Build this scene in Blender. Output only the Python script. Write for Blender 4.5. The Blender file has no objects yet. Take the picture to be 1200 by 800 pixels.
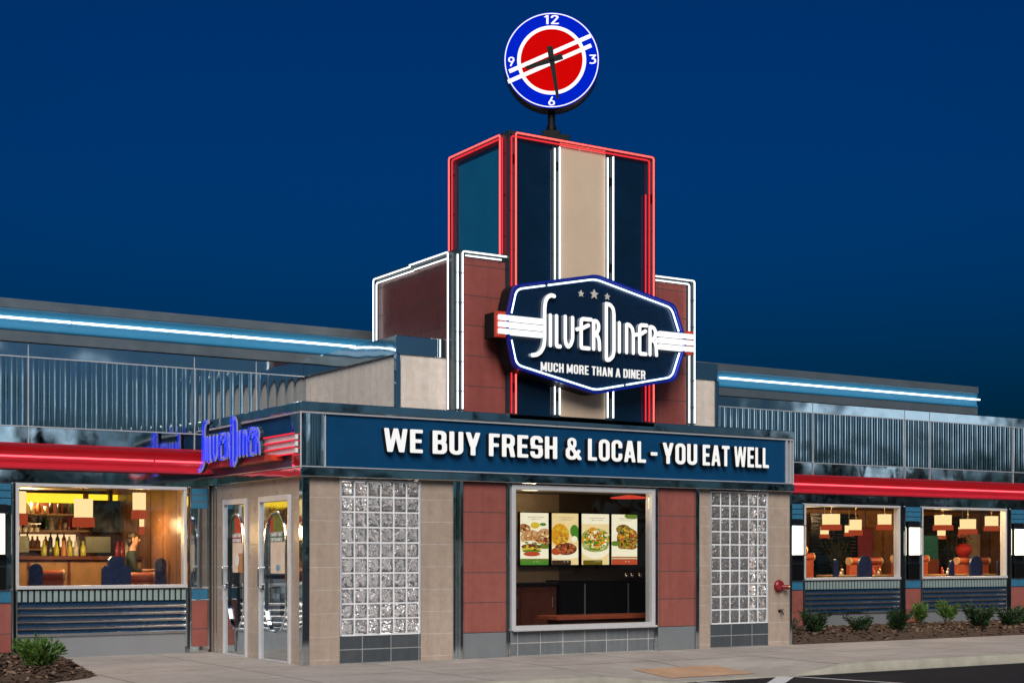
import bpy, bmesh, math, random
import numpy as np
from mathutils import Vector, Matrix

random.seed(7)
R = math.radians
scene = bpy.context.scene
col = scene.collection

# ------------------------------------------------------------------ nodes / materials
def newmat(name):
    m = bpy.data.materials.new(name); m.use_nodes = True
    nt = m.node_tree; nt.nodes.clear()
    out = nt.nodes.new('ShaderNodeOutputMaterial')
    return m, nt, out

def nd(nt, t, **kw):
    n = nt.nodes.new(t)
    for k, v in kw.items():
        if k.startswith('i_'):
            n.inputs[k[2:].replace('_', ' ')].default_value = v
        else:
            setattr(n, k, v)
    return n

def rgb(c): return (c[0], c[1], c[2], 1.0)

def noise_out(nt, scale, detail=3.0, rough=0.55, vec=None):
    n = nd(nt, 'ShaderNodeTexNoise'); n.inputs['Scale'].default_value = scale
    n.inputs['Detail'].default_value = detail; n.inputs['Roughness'].default_value = rough
    if vec is not None: nt.links.new(vec, n.inputs['Vector'])
    return n.outputs['Fac']

def objco(nt):
    return nd(nt, 'ShaderNodeTexCoord').outputs['Object']

def maprange(nt, sock, a, b, c, d):
    n = nd(nt, 'ShaderNodeMapRange')
    nt.links.new(sock, n.inputs['Value'])
    for i, v in zip((1, 2, 3, 4), (a, b, c, d)): n.inputs[i].default_value = v
    return n.outputs['Result']

def mixc(nt, fac, a, b):
    n = nd(nt, 'ShaderNodeMix', data_type='RGBA')
    if isinstance(fac, float): n.inputs[0].default_value = fac
    else: nt.links.new(fac, n.inputs[0])
    for s, v in ((n.inputs[6], a), (n.inputs[7], b)):
        if isinstance(v, tuple): s.default_value = rgb(v)
        else: nt.links.new(v, s)
    return n.outputs[2]

def pm(name, base, rough=0.5, metal=0.0, var=0.12, vscale=6.0, rvar=0.08, bump=0.0, bscale=40.0, bdist=0.01,
       wave=0.0, wscale=1.2, spec=0.5, coat=0.0):
    """Painted / metal surface with uneven colour, uneven gloss and fine relief."""
    m, nt, out = newmat(name)
    p = nd(nt, 'ShaderNodeBsdfPrincipled')
    oc = objco(nt)
    f = noise_out(nt, vscale, 4, 0.6, oc)
    dark = tuple(max(0, x * (1 - var)) for x in base); lite = tuple(min(1, x * (1 + var)) for x in base)
    nt.links.new(mixc(nt, maprange(nt, f, .3, .7, 0, 1), dark, lite), p.inputs['Base Color'])
    f2 = noise_out(nt, vscale * 2.3, 5, 0.65, oc)
    nt.links.new(maprange(nt, f2, .3, .7, max(0.01, rough - rvar), min(1, rough + rvar)), p.inputs['Roughness'])
    p.inputs['Metallic'].default_value = metal
    p.inputs['Specular IOR Level'].default_value = spec
    p.inputs['Coat Weight'].default_value = coat
    nrm = None
    if wave > 0:
        w = noise_out(nt, wscale, 1.5, 0.4, oc)
        b = nd(nt, 'ShaderNodeBump'); b.inputs['Strength'].default_value = 1.0; b.inputs['Distance'].default_value = wave
        nt.links.new(w, b.inputs['Height']); nrm = b.outputs[0]
    if bump > 0:
        w = noise_out(nt, bscale, 4, 0.6, oc)
        b = nd(nt, 'ShaderNodeBump'); b.inputs['Strength'].default_value = bump; b.inputs['Distance'].default_value = bdist
        nt.links.new(w, b.inputs['Height'])
        if nrm is not None: nt.links.new(nrm, b.inputs['Normal'])
        nrm = b.outputs[0]
    if nrm is not None: nt.links.new(nrm, p.inputs['Normal'])
    nt.links.new(p.outputs[0], out.inputs[0])
    return m

def tile(name, c1, c2, grout, w, h, u0=0.0, v0=0.0, g=0.012, rough=0.35, grough=0.8, wave=0.0, offset=0.0, flat=False, var=.1):
    """Wall (or paving, flat=True) laid in a grid of units with joints."""
    m, nt, out = newmat(name)
    p = nd(nt, 'ShaderNodeBsdfPrincipled')
    oc = objco(nt)
    sx = nd(nt, 'ShaderNodeSeparateXYZ'); nt.links.new(oc, sx.inputs[0])
    cx = nd(nt, 'ShaderNodeCombineXYZ')
    if flat:
        u, v = sx.outputs[0], sx.outputs[1]
    else:
        a = nd(nt, 'ShaderNodeMath', operation='ADD'); nt.links.new(sx.outputs[0], a.inputs[0]); nt.links.new(sx.outputs[1], a.inputs[1])
        u, v = a.outputs[0], sx.outputs[2]
    for s, o, k in ((u, u0, 0), (v, v0, 1)):
        q = nd(nt, 'ShaderNodeMath', operation='SUBTRACT'); nt.links.new(s, q.inputs[0]); q.inputs[1].default_value = o - 50 * (w if k == 0 else h)
        nt.links.new(q.outputs[0], cx.inputs[k])
    br = nd(nt, 'ShaderNodeTexBrick'); br.offset = offset; br.squash = 1.0
    nt.links.new(cx.outputs[0], br.inputs['Vector'])
    br.inputs['Color1'].default_value = rgb(c1); br.inputs['Color2'].default_value = rgb(c2); br.inputs['Mortar'].default_value = rgb(grout)
    br.inputs['Scale'].default_value = 1.0; br.inputs['Mortar Size'].default_value = g / 2; br.inputs['Mortar Smooth'].default_value = 0.1
    br.inputs['Bias'].default_value = 0.0; br.inputs['Brick Width'].default_value = w; br.inputs['Row Height'].default_value = h
    f = noise_out(nt, 9, 5, 0.65, oc)
    mul = nd(nt, 'ShaderNodeMix', data_type='RGBA', blend_type='MULTIPLY'); mul.inputs[0].default_value = 1.0
    nt.links.new(br.outputs['Color'], mul.inputs[6])
    nt.links.new(mixc(nt, maprange(nt, f, .3, .7, 0, 1), (1 - var,) * 3, (1 + var,) * 3), mul.inputs[7])
    f3 = noise_out(nt, 0.7, 4, 0.6, oc)
    mul2 = nd(nt, 'ShaderNodeMix', data_type='RGBA', blend_type='MULTIPLY'); mul2.inputs[0].default_value = 1.0
    nt.links.new(mul.outputs[2], mul2.inputs[6])
    nt.links.new(mixc(nt, maprange(nt, f3, .3, .7, 0, 1), (1 - var,) * 3, (1 + var * .6,) * 3), mul2.inputs[7])
    mp = nd(nt, 'ShaderNodeMapping'); nt.links.new(oc, mp.inputs[0]); mp.inputs['Scale'].default_value = (7, 7, .55) if not flat else (.35, .5, 1)
    st_ = noise_out(nt, 1.0 if not flat else 2.2, 6, .7, mp.outputs[0])
    mul3 = nd(nt, 'ShaderNodeMix', data_type='RGBA', blend_type='MULTIPLY'); mul3.inputs[0].default_value = 1.0
    nt.links.new(mul2.outputs[2], mul3.inputs[6])
    nt.links.new(mixc(nt, maprange(nt, st_, .42, .68, 0, 1), (1.0,) * 3, (.86, .84, .82) if not flat else (.74, .72, .70)), mul3.inputs[7])
    last = mul3.outputs[2]
    if flat:
        vo = nd(nt, 'ShaderNodeTexVoronoi'); vo.inputs['Scale'].default_value = 2.6; nt.links.new(oc, vo.inputs['Vector'])
        sc_ = nd(nt, 'ShaderNodeSeparateColor'); nt.links.new(vo.outputs['Color'], sc_.inputs[0])
        sz = maprange(nt, sc_.outputs[0], .45, 1, 0, .055)
        lt_ = nd(nt, 'ShaderNodeMath', operation='LESS_THAN'); nt.links.new(vo.outputs['Distance'], lt_.inputs[0]); nt.links.new(sz, lt_.inputs[1])
        mul4 = nd(nt, 'ShaderNodeMix', data_type='RGBA', blend_type='MULTIPLY'); nt.links.new(lt_.outputs[0], mul4.inputs[0])
        nt.links.new(last, mul4.inputs[6]); mul4.inputs[7].default_value = (.55, .54, .53, 1); last = mul4.outputs[2]
    nt.links.new(last, p.inputs['Base Color'])
    rn = maprange(nt, noise_out(nt, 5, 3, .6, oc), .3, .7, rough - .07, rough + .07)
    mm = nd(nt, 'ShaderNodeMix', data_type='FLOAT'); nt.links.new(br.outputs['Fac'], mm.inputs[0]); nt.links.new(rn, mm.inputs[2]); mm.inputs[3].default_value = grough
    nt.links.new(mm.outputs[0], p.inputs['Roughness'])
    inv = maprange(nt, br.outputs['Fac'], 0, 1, 1, 0)
    b = nd(nt, 'ShaderNodeBump'); b.inputs['Strength'].default_value = .6; b.inputs['Distance'].default_value = .004
    nt.links.new(inv, b.inputs['Height'])
    b2 = nd(nt, 'ShaderNodeBump'); b2.inputs['Strength'].default_value = .25; b2.inputs['Distance'].default_value = .003 if not flat else .006
    nt.links.new(noise_out(nt, 60 if flat else 25, 4, .6, oc), b2.inputs['Height']); nt.links.new(b.outputs[0], b2.inputs['Normal'])
    nrm = b2.outputs[0]
    if wave:
        b3 = nd(nt, 'ShaderNodeBump'); b3.inputs['Strength'].default_value = 1; b3.inputs['Distance'].default_value = wave
        nt.links.new(noise_out(nt, 1.3, 1, .4, oc), b3.inputs['Height']); nt.links.new(nrm, b3.inputs['Normal']); nrm = b3.outputs[0]
    nt.links.new(nrm, p.inputs['Normal'])
    nt.links.new(p.outputs[0], out.inputs[0])
    return m

def emit(name, c, s, var=0.0, vscale=8.0, c2=None, tex='noise'):
    m, nt, out = newmat(name)
    e = nd(nt, 'ShaderNodeEmission'); e.inputs[1].default_value = s
    if var > 0 or c2 is not None:
        oc = objco(nt)
        if tex == 'voronoi':
            v = nd(nt, 'ShaderNodeTexVoronoi'); v.inputs['Scale'].default_value = vscale; nt.links.new(oc, v.inputs['Vector'])
            sp = nd(nt, 'ShaderNodeSeparateColor'); nt.links.new(v.outputs['Color'], sp.inputs[0]); f = sp.outputs[0]
        else:
            f = maprange(nt, noise_out(nt, vscale, 4, .6, oc), .3, .7, 0, 1)
        b = c2 if c2 is not None else tuple(x * (1 - var) for x in c)
        nt.links.new(mixc(nt, f, c, b), e.inputs[0])
    else:
        e.inputs[0].default_value = rgb(c)
    nt.links.new(e.outputs[0], out.inputs[0])
    return m

def glass(name, tint=(.93, .95, .95), rough=0.0, ior=1.5, wave=0.0):
    m, nt, out = newmat(name)
    t = nd(nt, 'ShaderNodeBsdfTransparent'); t.inputs[0].default_value = rgb(tint)
    g = nd(nt, 'ShaderNodeBsdfGlossy'); g.inputs['Roughness'].default_value = rough; g.inputs[0].default_value = (1, 1, 1, 1)
    lw = nd(nt, 'ShaderNodeLayerWeight'); lw.inputs[0].default_value = .5
    pw = nd(nt, 'ShaderNodeMath', operation='POWER'); nt.links.new(lw.outputs['Facing'], pw.inputs[0]); pw.inputs[1].default_value = 5.0
    f0 = ((ior - 1) / (ior + 1)) ** 2
    fr = nd(nt, 'ShaderNodeMath', operation='MULTIPLY_ADD'); nt.links.new(pw.outputs[0], fr.inputs[0]); fr.inputs[1].default_value = 1 - f0; fr.inputs[2].default_value = f0
    if wave:
        b = nd(nt, 'ShaderNodeBump'); b.inputs['Distance'].default_value = wave
        nt.links.new(noise_out(nt, 1.2, 1, .4, objco(nt)), b.inputs['Height']); nt.links.new(b.outputs[0], g.inputs['Normal'])
    mx = nd(nt, 'ShaderNodeMixShader')
    nt.links.new(fr.outputs[0], mx.inputs[0]); nt.links.new(t.outputs[0], mx.inputs[1]); nt.links.new(g.outputs[0], mx.inputs[2])
    nt.links.new(mx.outputs[0], out.inputs[0])
    return m

def block_glass(name):
    m, nt, out = newmat(name)
    p = nd(nt, 'ShaderNodeBsdfPrincipled')
    oc = objco(nt)
    p.inputs['Base Color'].default_value = (.86, .87, .89, 1); p.inputs['Roughness'].default_value = .04
    p.inputs['Transmission Weight'].default_value = .85; p.inputs['IOR'].default_value = 1.5
    b = nd(nt, 'ShaderNodeBump'); b.inputs['Strength'].default_value = 1; b.inputs['Distance'].default_value = .06
    nt.links.new(noise_out(nt, 15, 1.2, .5, oc), b.inputs['Height'])
    nt.links.new(b.outputs[0], p.inputs['Normal'])
    nt.links.new(p.outputs[0], out.inputs[0])
    return m

def leafmat(name, c1, c2):
    m, nt, out = newmat(name)
    p = nd(nt, 'ShaderNodeBsdfPrincipled')
    oc = objco(nt)
    f = maprange(nt, noise_out(nt, 22, 3, .6, oc), .35, .65, 0, 1)
    nt.links.new(mixc(nt, f, c1, c2), p.inputs['Base Color'])
    p.inputs['Roughness'].default_value = .5
    tr = nd(nt, 'ShaderNodeBsdfTranslucent'); nt.links.new(mixc(nt, f, c1, c2), tr.inputs[0])
    mx = nd(nt, 'ShaderNodeMixShader'); mx.inputs[0].default_value = .25
    nt.links.new(p.outputs[0], mx.inputs[1]); nt.links.new(tr.outputs[0], mx.inputs[2])
    nt.links.new(mx.outputs[0], out.inputs[0])
    return m

M = {}
M['chrome'] = pm('chrome', (.60, .65, .67), .07, 1.0, .05, 4, .04, wave=.010, wscale=1.6)
M['chrome_flat'] = pm('polished_trim', (.72, .74, .76), .14, 1.0, .05, 7, .06, bump=.1, bscale=30, bdist=.002)
M['mirror_panel'] = pm('mirror_panel', (.50, .56, .59), .05, 1.0, .06, 2, .03, wave=.016, wscale=1.1)
M['corrugated'] = pm('corrugated_steel', (.52, .58, .61), .07, 1.0, .06, 2, .03, wave=.010, wscale=1.3)
M['brushed'] = pm('brushed_aluminium', (.40, .41, .42), .38, .6, .03, 4, .04)
M['alu_frame'] = pm('window_aluminium', (.66, .65, .65), .38, .25, .05, 9, .06)
M['dark_metal'] = pm('dark_metal', (.02, .022, .026), .35, .6, .2, 6)
M['black'] = pm('black_paint', (.004, .004, .0045), .55, 0, .2, 8, spec=.15)
M['crown_metal'] = pm('crown_metal', (.22, .26, .28), .38, .7, .12, 2, .08, wave=.004)
M['shaded_maroon'] = tile('shaded_maroon_tile', (.125, .034, .024), (.14, .038, .026), (.05, .03, .03), 5.0, .43, 1.0, .45, .013, .3)  # maroon tile darkened, the left face's shade is put into the colour
M['louvre_bar'] = pm('louvre_bar', (.52, .49, .46), .16, .95, .05, 5, .06)
M['louvre_blue'] = pm('louvre_blue', (.008, .05, .12), .3, .2, .08, 4)
M['script_face'] = pm('script_face', (.50, .52, .58), .4, 0, .08, 6)
M['channel'] = pm('neon_channel_paint', (.018, .032, .038), .35, 0, .1, 6, spec=.4)
M['bright_trim'] = pm('bright_trim', (.72, .73, .75), .4, .5, .05, 7, .06)
M['side_sky_teal'] = pm('navy_side_sky_tint', (.02, .34, .52), .22, .75, .06, 2, .05, wave=.004, wscale=.8)  # tower navy lightened to teal, sky reflection put into the colour
M['tan_tile'] = tile('tan_tile', (.43, .335, .265), (.465, .365, .29), (.56, .50, .44), 3.0, .313, 1.3, .06, .010, .32)
M['tan_upper'] = tile('tan_upper_tile', (.78, .67, .575), (.80, .70, .60), (.82, .78, .73), .46, .30, 1.8, .05, .008, .3)
M['red_tile'] = tile('red_tile', (.295, .088, .070), (.33, .105, .083), (.11, .065, .058), 5.0, .431, 1.0, .362, .014, .4)
M['brick_tile'] = tile('maroon_tile', (.275, .070, .058), (.30, .080, .065), (.09, .048, .045), 5.0, .43, 1.0, .45, .013, .4)
M['base_tile'] = tile('slate_base_tile', (.062, .072, .082), (.078, .088, .096), (.30, .31, .31), .44, .187, .0, .003, .014, .4)
M['base_tile_window'] = tile('grey_base_tile', (.15, .165, .175), (.18, .195, .205), (.46, .45, .43), .40, .187, .2, .003, .014, .42)
M['grey_base'] = pm('grey_base', (.19, .205, .21), .5, 0, .06, 5)
M['navy_panel'] = pm('navy_panel', (.002, .014, .036), .16, 0, .15, 3, .05, wave=.004, wscale=.8, spec=.6)
M['beige_panel'] = pm('beige_panel', (.68, .515, .365), .35, 0, .04, 3, wave=.004)
M['blue_banner'] = pm('blue_banner', (.002, .052, .140), .33, 0, .1, 2.2, .06, spec=.5)
M['blue_cove'] = pm('blue_cove', (.02, .17, .31), .4, .0, .03, 2, .03)
M['red_cove'] = pm('red_cove', (.42, .020, .035), .30, .15, .03, 3, .02)
M['pil_blue'] = pm('blue_enamel', (.035, .16, .27), .3, 0, .08, 5)
M['ribs'] = pm('green_grey_ribs', (.34, .44, .42), .4, .35, .06, 9)
M['joint_dark'] = pm('dark_joint', (.015, .018, .02), .6)
M['white_paint'] = pm('white_paint', (.8, .8, .8), .5, 0, .04)
M['letter_side'] = pm('letter_return', (.33, .37, .42), .45, 0, .05)
M['letter_black'] = pm('letter_return_black', (.006, .007, .008), .5)
M['letter_face'] = emit('lit_letter_face', (1, .99, .97), .95)
M['logo_face'] = emit('lit_logo_face', (1, 1, 1), 1.25)
M['star'] = pm('star_face', (.62, .57, .50), .45)
M['neon_red'] = emit('neon_red', (1, .07, .06), 3.6)
M['neon_red_dim'] = emit('neon_red_dim', (1, .03, .05), 1.1)
M['neon_white'] = emit('neon_white', (.93, .98, 1), 2.4)
M['neon_cove_white'] = emit('neon_cove_white', (.90, .97, 1), 4.4)
M['neon_cove_red'] = emit('neon_cove_red', (1, .07, .09), 3.4)
M['neon_blue'] = emit('neon_blue', (.025, .05, 1), 1.35)
M['neon_ice'] = emit('neon_ice', (.55, .75, 1), 4.0)
M['lip_blue'] = pm('royal_blue_lip', (.004, .016, .30), .35, 0, .05)
M['sign_navy'] = pm('sign_navy', (.002, .014, .040), .3, 0, .1, 3)
M['sign_red'] = pm('sign_red', (.62, .05, .02), .4)
M['clock_blue'] = emit('clock_blue', (.0, .018, .62), 1.0, .1, 3)
M['clock_red'] = emit('clock_red', (.68, .002, .002), 1.0, .08, 3)
M['clock_white'] = emit('clock_white', (1, 1, 1), 1.1)
M['clock_rim'] = pm('clock_rim', (.20, .18, .19), .3, .8, .1)
M['glass'] = glass('window_glass', (.9, .92, .93), 0.0, 1.5, .003)
M['door_glass'] = glass('door_glass', (.45, .52, .58), 0.0, 1.9, .004)
M['block'] = block_glass('wavy_block_glass')
M['grout'] = pm('block_grout', (.80, .81, .82), .6)
M['sidewalk'] = tile('concrete_paving', (.43, .385, .35), (.455, .41, .37), (.15, .13, .115), 1.83, 1.74, .9, .02, .026, .75, .9, 0, 0, True, .1)
M['curb'] = pm('curb_concrete', (.36, .335, .27), .85, 0, .18, 3, .05, .5, 50, .004)
M['asphalt'] = pm('asphalt', (.009, .0095, .012), .8, 0, .3, 30, .08, .8, 160, .006, spec=.25)
M['line_paint'] = pm('line_paint', (.62, .62, .62), .7, 0, .15, 20)
M['tactile'] = pm('tactile_orange', (.50, .31, .19), .75, 0, .22, 1.6)
M['mulch'] = pm('mulch', (.085, .048, .028), .95, 0, .55, 34, .03, 1.0, 48, .03)
M['chip_dark'] = pm('bark_chip_dark', (.06, .032, .018), .9, 0, .3, 20); M['chip_pale'] = pm('bark_chip_pale', (.20, .125, .075), .9, 0, .3, 20)
M['leaf'] = leafmat('shrub_leaf', (.05, .115, .018), (.13, .24, .04))
M['leaf_dark'] = leafmat('shrub_leaf_dark', (.012, .036, .012), (.04, .085, .025))
M['stem'] = pm('shrub_stem', (.10, .065, .035), .8)
M['tree_dark'] = pm('far_tree_leaves', (.010, .016, .014), .9, 0, .4, 1.5)
M['roofing'] = pm('roof_membrane', (.10, .10, .11), .8)
M['hydrant_red'] = pm('red_enamel', (.22, .008, .010), .4)
M['brass'] = pm('aged_brass', (.30, .22, .12), .35, .9)
# interior
M['in_tan'] = pm('tan_plaster', (.36, .27, .17), .7, 0, .06, 3)
M['in_cream'] = tile('lobby_mosaic', (.03, .026, .035), (.92, .90, .89), (.4, .38, .37), .115, .115, .0, .0, .01, .3, .7, 0, 0, False, .05)
M['in_brown'] = pm('brown_plaster', (.085, .06, .04), .7, 0, .1, 3)
M['in_orange'] = tile('amber_wood_wall', (.20, .085, .03), (.32, .15, .06), (.05, .02, .01), .62, 3.2, .1, .0, .03, .35, .6, 0, 0, False, .25)
M['in_ceiling'] = pm('ceiling_tile', (.30, .25, .2), .8)
M['in_floor'] = pm('floor_tile_dark', (.09, .06, .05), .3)
M['wood'] = pm('red_brown_wood', (.13, .035, .018), .35, 0, .3, 5)
M['wood_tan'] = pm('honey_wood', (.40, .23, .10), .4, 0, .25, 4)
M['wood_red'] = pm('counter_red_wood', (.36, .07, .03), .3, 0, .12, 4)
M['leather_red'] = pm('orange_red_leather', (.42, .09, .04), .4, 0, .15, 8, .08, .3, 60, .003)
M['leather_cream'] = pm('cream_piping', (.62, .42, .26), .5)
M['navy_back'] = pm('navy_booth_end', (.018, .03, .085), .3, 0, .15, 5)
M['shade_cream'] = emit('lamp_shade_lit', (1, .66, .30), 1.5)
M['shade_white'] = emit('sconce_lit', (1, .86, .66), 3.2)
M['shade_band'] = emit('lamp_band_lit', (.62, .085, .03), .7)
M['yellow_lit'] = emit('yellow_light_box', (1, .60, .03), 2.0, .15, 3)
M['cream_lit'] = emit('cream_light_box', (1, .68, .36), 1.4)
M['red_lit'] = emit('red_light_box', (.8, .06, .03), 1.0)
M['screen_dark'] = pm('dark_blue_screen', (.006, .02, .04), .15)
M['green_panel'] = pm('green_glass_panel', (.01, .07, .065), .25)
M['plant'] = leafmat('indoor_plant_leaf', (.01, .035, .012), (.02, .06, .02))
M['screen_grey'] = pm('grey_green_screen', (.16, .18, .12), .4); M['lime'] = pm('lime_bottle', (.42, .40, .03), .2)
M['skin'] = pm('skin', (.52, .28, .19), .5, 0, .05)
M['hair'] = pm('hair_dark', (.03, .018, .012), .5)
M['shirt'] = pm('dark_green_shirt', (.02, .035, .03), .8)
M['jeans'] = pm('blue_jeans', (.03, .06, .16), .8)
M['bottle_a'] = pm('amber_bottle', (.25, .10, .03), .15)
M['bottle_b'] = pm('green_bottle', (.03, .10, .04), .15)
M['bottle_c'] = pm('clear_bottle', (.55, .50, .42), .15)
M['bottle_d'] = pm('dark_bottle', (.03, .02, .02), .15)
M['bottle_e'] = pm('red_bottle', (.35, .03, .03), .2)

# ------------------------------------------------------------------ objects
def origin(o):
    v = Vector((0, 0, 0))
    while o is not None:
        v += Vector(o.location); o = o.parent
    return v

def tag(o, label=None, cat=None, group=None, kind=None):
    if label: o['label'] = label
    if cat:
        o['category'] = cat
        if not kind and 'kind' not in o: o['kind'] = 'thing'
    if group: o['group'] = group
    if kind: o['kind'] = kind
    return o

def thing(name, label, cat, loc=(0, 0, 0), rz=0, group=None):
    o = bpy.data.objects.new(name, None); col.objects.link(o)
    o.empty_display_size = .2; o.location = loc; o.rotation_euler = (0, 0, rz)
    return tag(o, label, cat, group)

class MB:
    """Collects boxes, tubes, prisms, lathes; builds ONE mesh object."""
    def __init__(s): s.v = []; s.f = []; s.mi = []; s.sm = []
    def add(s, vs, fs, mi=0, sm=False):
        b = len(s.v); s.v += [tuple(p) for p in vs]
        s.f += [tuple(b + i for i in f) for f in fs]
        s.mi += [mi] * len(fs); s.sm += [sm] * len(fs); return s
    def box(s, x0, x1, y0, y1, z0, z1, mi=0):
        vs = [(x, y, z) for z in (z0, z1) for y in (y0, y1) for x in (x0, x1)]
        return s.add(vs, [(0, 2, 3, 1), (4, 5, 7, 6), (0, 1, 5, 4), (2, 6, 7, 3), (0, 4, 6, 2), (1, 3, 7, 5)], mi)
    def prism(s, pts, axis, a0, a1, mi=0, sm=False, mi_side=None):
        """extrude a 2D outline. axis 'x': pts=(y,z); 'y': pts=(x,z); 'z': pts=(x,y)"""
        def P(p, a): return (a, p[0], p[1]) if axis == 'x' else ((p[0], a, p[1]) if axis == 'y' else (p[0], p[1], a))
        n = len(pts)
        vs = [P(p, a0) for p in pts] + [P(p, a1) for p in pts]
        s.add(vs, [tuple(range(n)), tuple(range(2 * n - 1, n - 1, -1))], mi)
        return s.add(vs, [(i, i + n, (i + 1) % n + n, (i + 1) % n) for i in range(n)], mi if mi_side is None else mi_side, sm)
    def strip(s, prof, axis, a0, a1, mi=0, sm=True, seg=1):
        def P(p, a): return (a, p[0], p[1]) if axis == 'x' else ((p[0], a, p[1]) if axis == 'y' else (p[0], p[1], a))
        vs = []; fs = []; n = len(prof)
        for k in range(seg + 1):
            a = a0 + (a1 - a0) * k / seg
            vs += [P(p, a) for p in prof]
        for k in range(seg):
            for i in range(n - 1):
                fs.append((k * n + i, k * n + i + 1, (k + 1) * n + i + 1, (k + 1) * n + i))
        return s.add(vs, fs, mi, sm)
    def tube(s, path, r, seg=8, closed=False, mi=0, caps=True):
        P = [Vector(p) for p in path]; n = len(P); rings = []
        up = None
        for i in range(n):
            if closed: a = P[(i - 1) % n]; c = P[(i + 1) % n]
            else: a = P[max(0, i - 1)]; c = P[min(n - 1, i + 1)]
            d1 = (P[i] - a); d2 = (c - P[i])
            d1 = d1.normalized() if d1.length > 1e-9 else d2.normalized(); d2 = d2.normalized() if d2.length > 1e-9 else d1
            t = (d1 + d2).normalized()
            if up is None:
                up = Vector((0, 0, 1)) if abs(t.z) < .9 else Vector((0, 1, 0))
            x = t.cross(up).normalized(); y = x.cross(t).normalized(); up = y
            k = 1 / max(.5, math.sqrt(max(0, (1 + d1.dot(d2)) / 2)))
            # widen along the mitre
            b = (d2 - d1)
            ring = []
            for j in range(seg):
                a_ = 2 * math.pi * j / seg; o = x * math.cos(a_) * r + y * math.sin(a_) * r
                if b.length > 1e-6:
                    bn = b.normalized(); o += bn * (o.dot(bn)) * (k - 1)
                ring.append(P[i] + o)
            rings.append(ring)
        vs = [p for ring in rings for p in ring]; fs = []
        for i in range(n if closed else n - 1):
            i2 = (i + 1) % n
            for j in range(seg):
                j2 = (j + 1) % seg
                fs.append((i * seg + j, i * seg + j2, i2 * seg + j2, i2 * seg + j))
        s.add(vs, fs, mi, True)
        if caps and not closed:
            s.add(rings[0], [tuple(range(seg - 1, -1, -1))], mi); s.add(rings[-1], [tuple(range(seg))], mi)
        return s
    def lathe(s, prof, c=(0, 0, 0), axis='z', seg=20, mi=0, sm=True):
        n = len(prof); vs = []; fs = []
        for k in range(seg):
            a = 2 * math.pi * k / seg; ca, sa = math.cos(a), math.sin(a)
            for (r, h) in prof:
                if axis == 'z': p = (r * ca, r * sa, h)
                elif axis == 'y': p = (r * ca, h, r * sa)
                else: p = (h, r * ca, r * sa)
                vs.append((c[0] + p[0], c[1] + p[1], c[2] + p[2]))
        for k in range(seg):
            k2 = (k + 1) % seg
            for i in range(n - 1):
                fs.append((k * n + i, k2 * n + i, k2 * n + i + 1, k * n + i + 1))
        return s.add(vs, fs, mi, sm)
    def build(s, name, mats, parent=None, bevel=0.0, local=False, label=None, cat=None, group=None, kind=None, seg=2):
        me = bpy.data.meshes.new(name)
        o_ = Vector((0, 0, 0)) if (local or parent is None) else origin(parent)
        me.from_pydata([(p[0] - o_.x, p[1] - o_.y, p[2] - o_.z) for p in s.v], [], s.f)
        if not isinstance(mats, (list, tuple)): mats = [mats]
        for m in mats: me.materials.append(m)
        me.polygons.foreach_set('material_index', s.mi); me.polygons.foreach_set('use_smooth', s.sm)
        me.update()
        bm = bmesh.new(); bm.from_mesh(me); bmesh.ops.recalc_face_normals(bm, faces=bm.faces); bm.to_mesh(me); bm.free()
        o = bpy.data.objects.new(name, me); col.objects.link(o)
        if parent is not None: o.parent = parent
        if bevel > 0:
            b = o.modifiers.new('bevel', 'BEVEL'); b.width = bevel; b.segments = seg; b.limit_method = 'ANGLE'; b.angle_limit = R(50); b.harden_normals = False
        return tag(o, label, cat, group, kind)

def copy_tree(o, parent=None):
    c = o.copy(); col.objects.link(c); c.parent = parent
    for ch in list(o.children): copy_tree(ch, c)
    return c

def fillet(pts, r, n=5, closed=False):
    P = [Vector(p) for p in pts]; out = []; m = len(P)
    for i in range(m):
        if not closed and i in (0, m - 1): out.append(P[i]); continue
        a, b, c = P[(i - 1) % m], P[i], P[(i + 1) % m]
        d1 = (a - b); d2 = (c - b)
        rr = min(r, d1.length * .45, d2.length * .45)
        s_ = b + d1.normalized() * rr; e = b + d2.normalized() * rr
        for k in range(n + 1):
            t = k / n; out.append(s_ * (1 - t) ** 2 + b * 2 * t * (1 - t) + e * t ** 2)
    return out

# ------------------------------------------------------------------ shapes from distance fields (lettering, cut-outs)
def d_box(X, Y, x0, x1, y0, y1): return np.maximum(np.maximum(x0 - X, X - x1), np.maximum(y0 - Y, Y - y1))
def d_rr(X, Y, x0, x1, y0, y1, r):
    r = min(r, (x1 - x0) / 2 - 1e-4, (y1 - y0) / 2 - 1e-4)
    qx = np.abs(X - (x0 + x1) / 2) - (x1 - x0) / 2 + r; qy = np.abs(Y - (y0 + y1) / 2) - (y1 - y0) / 2 + r
    return np.hypot(np.maximum(qx, 0), np.maximum(qy, 0)) + np.minimum(np.maximum(qx, qy), 0) - r
def d_ring(X, Y, x0, x1, y0, y1, r, sx, sy):
    return np.maximum(d_rr(X, Y, x0, x1, y0, y1, r), -d_rr(X, Y, x0 + sx, x1 - sx, y0 + sy, y1 - sy, max(.02, r - min(sx, sy) * .8)))
def d_poly(X, Y, pts, w):
    d = np.full(X.shape, 1e9)
    for (ax, ay), (bx, by) in zip(pts[:-1], pts[1:]):
        dx, dy = bx - ax, by - ay; L = dx * dx + dy * dy + 1e-12
        t = np.clip(((X - ax) * dx + (Y - ay) * dy) / L, 0, 1)
        d = np.minimum(d, np.hypot(X - ax - t * dx, Y - ay - t * dy))
    return d - w / 2
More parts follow.
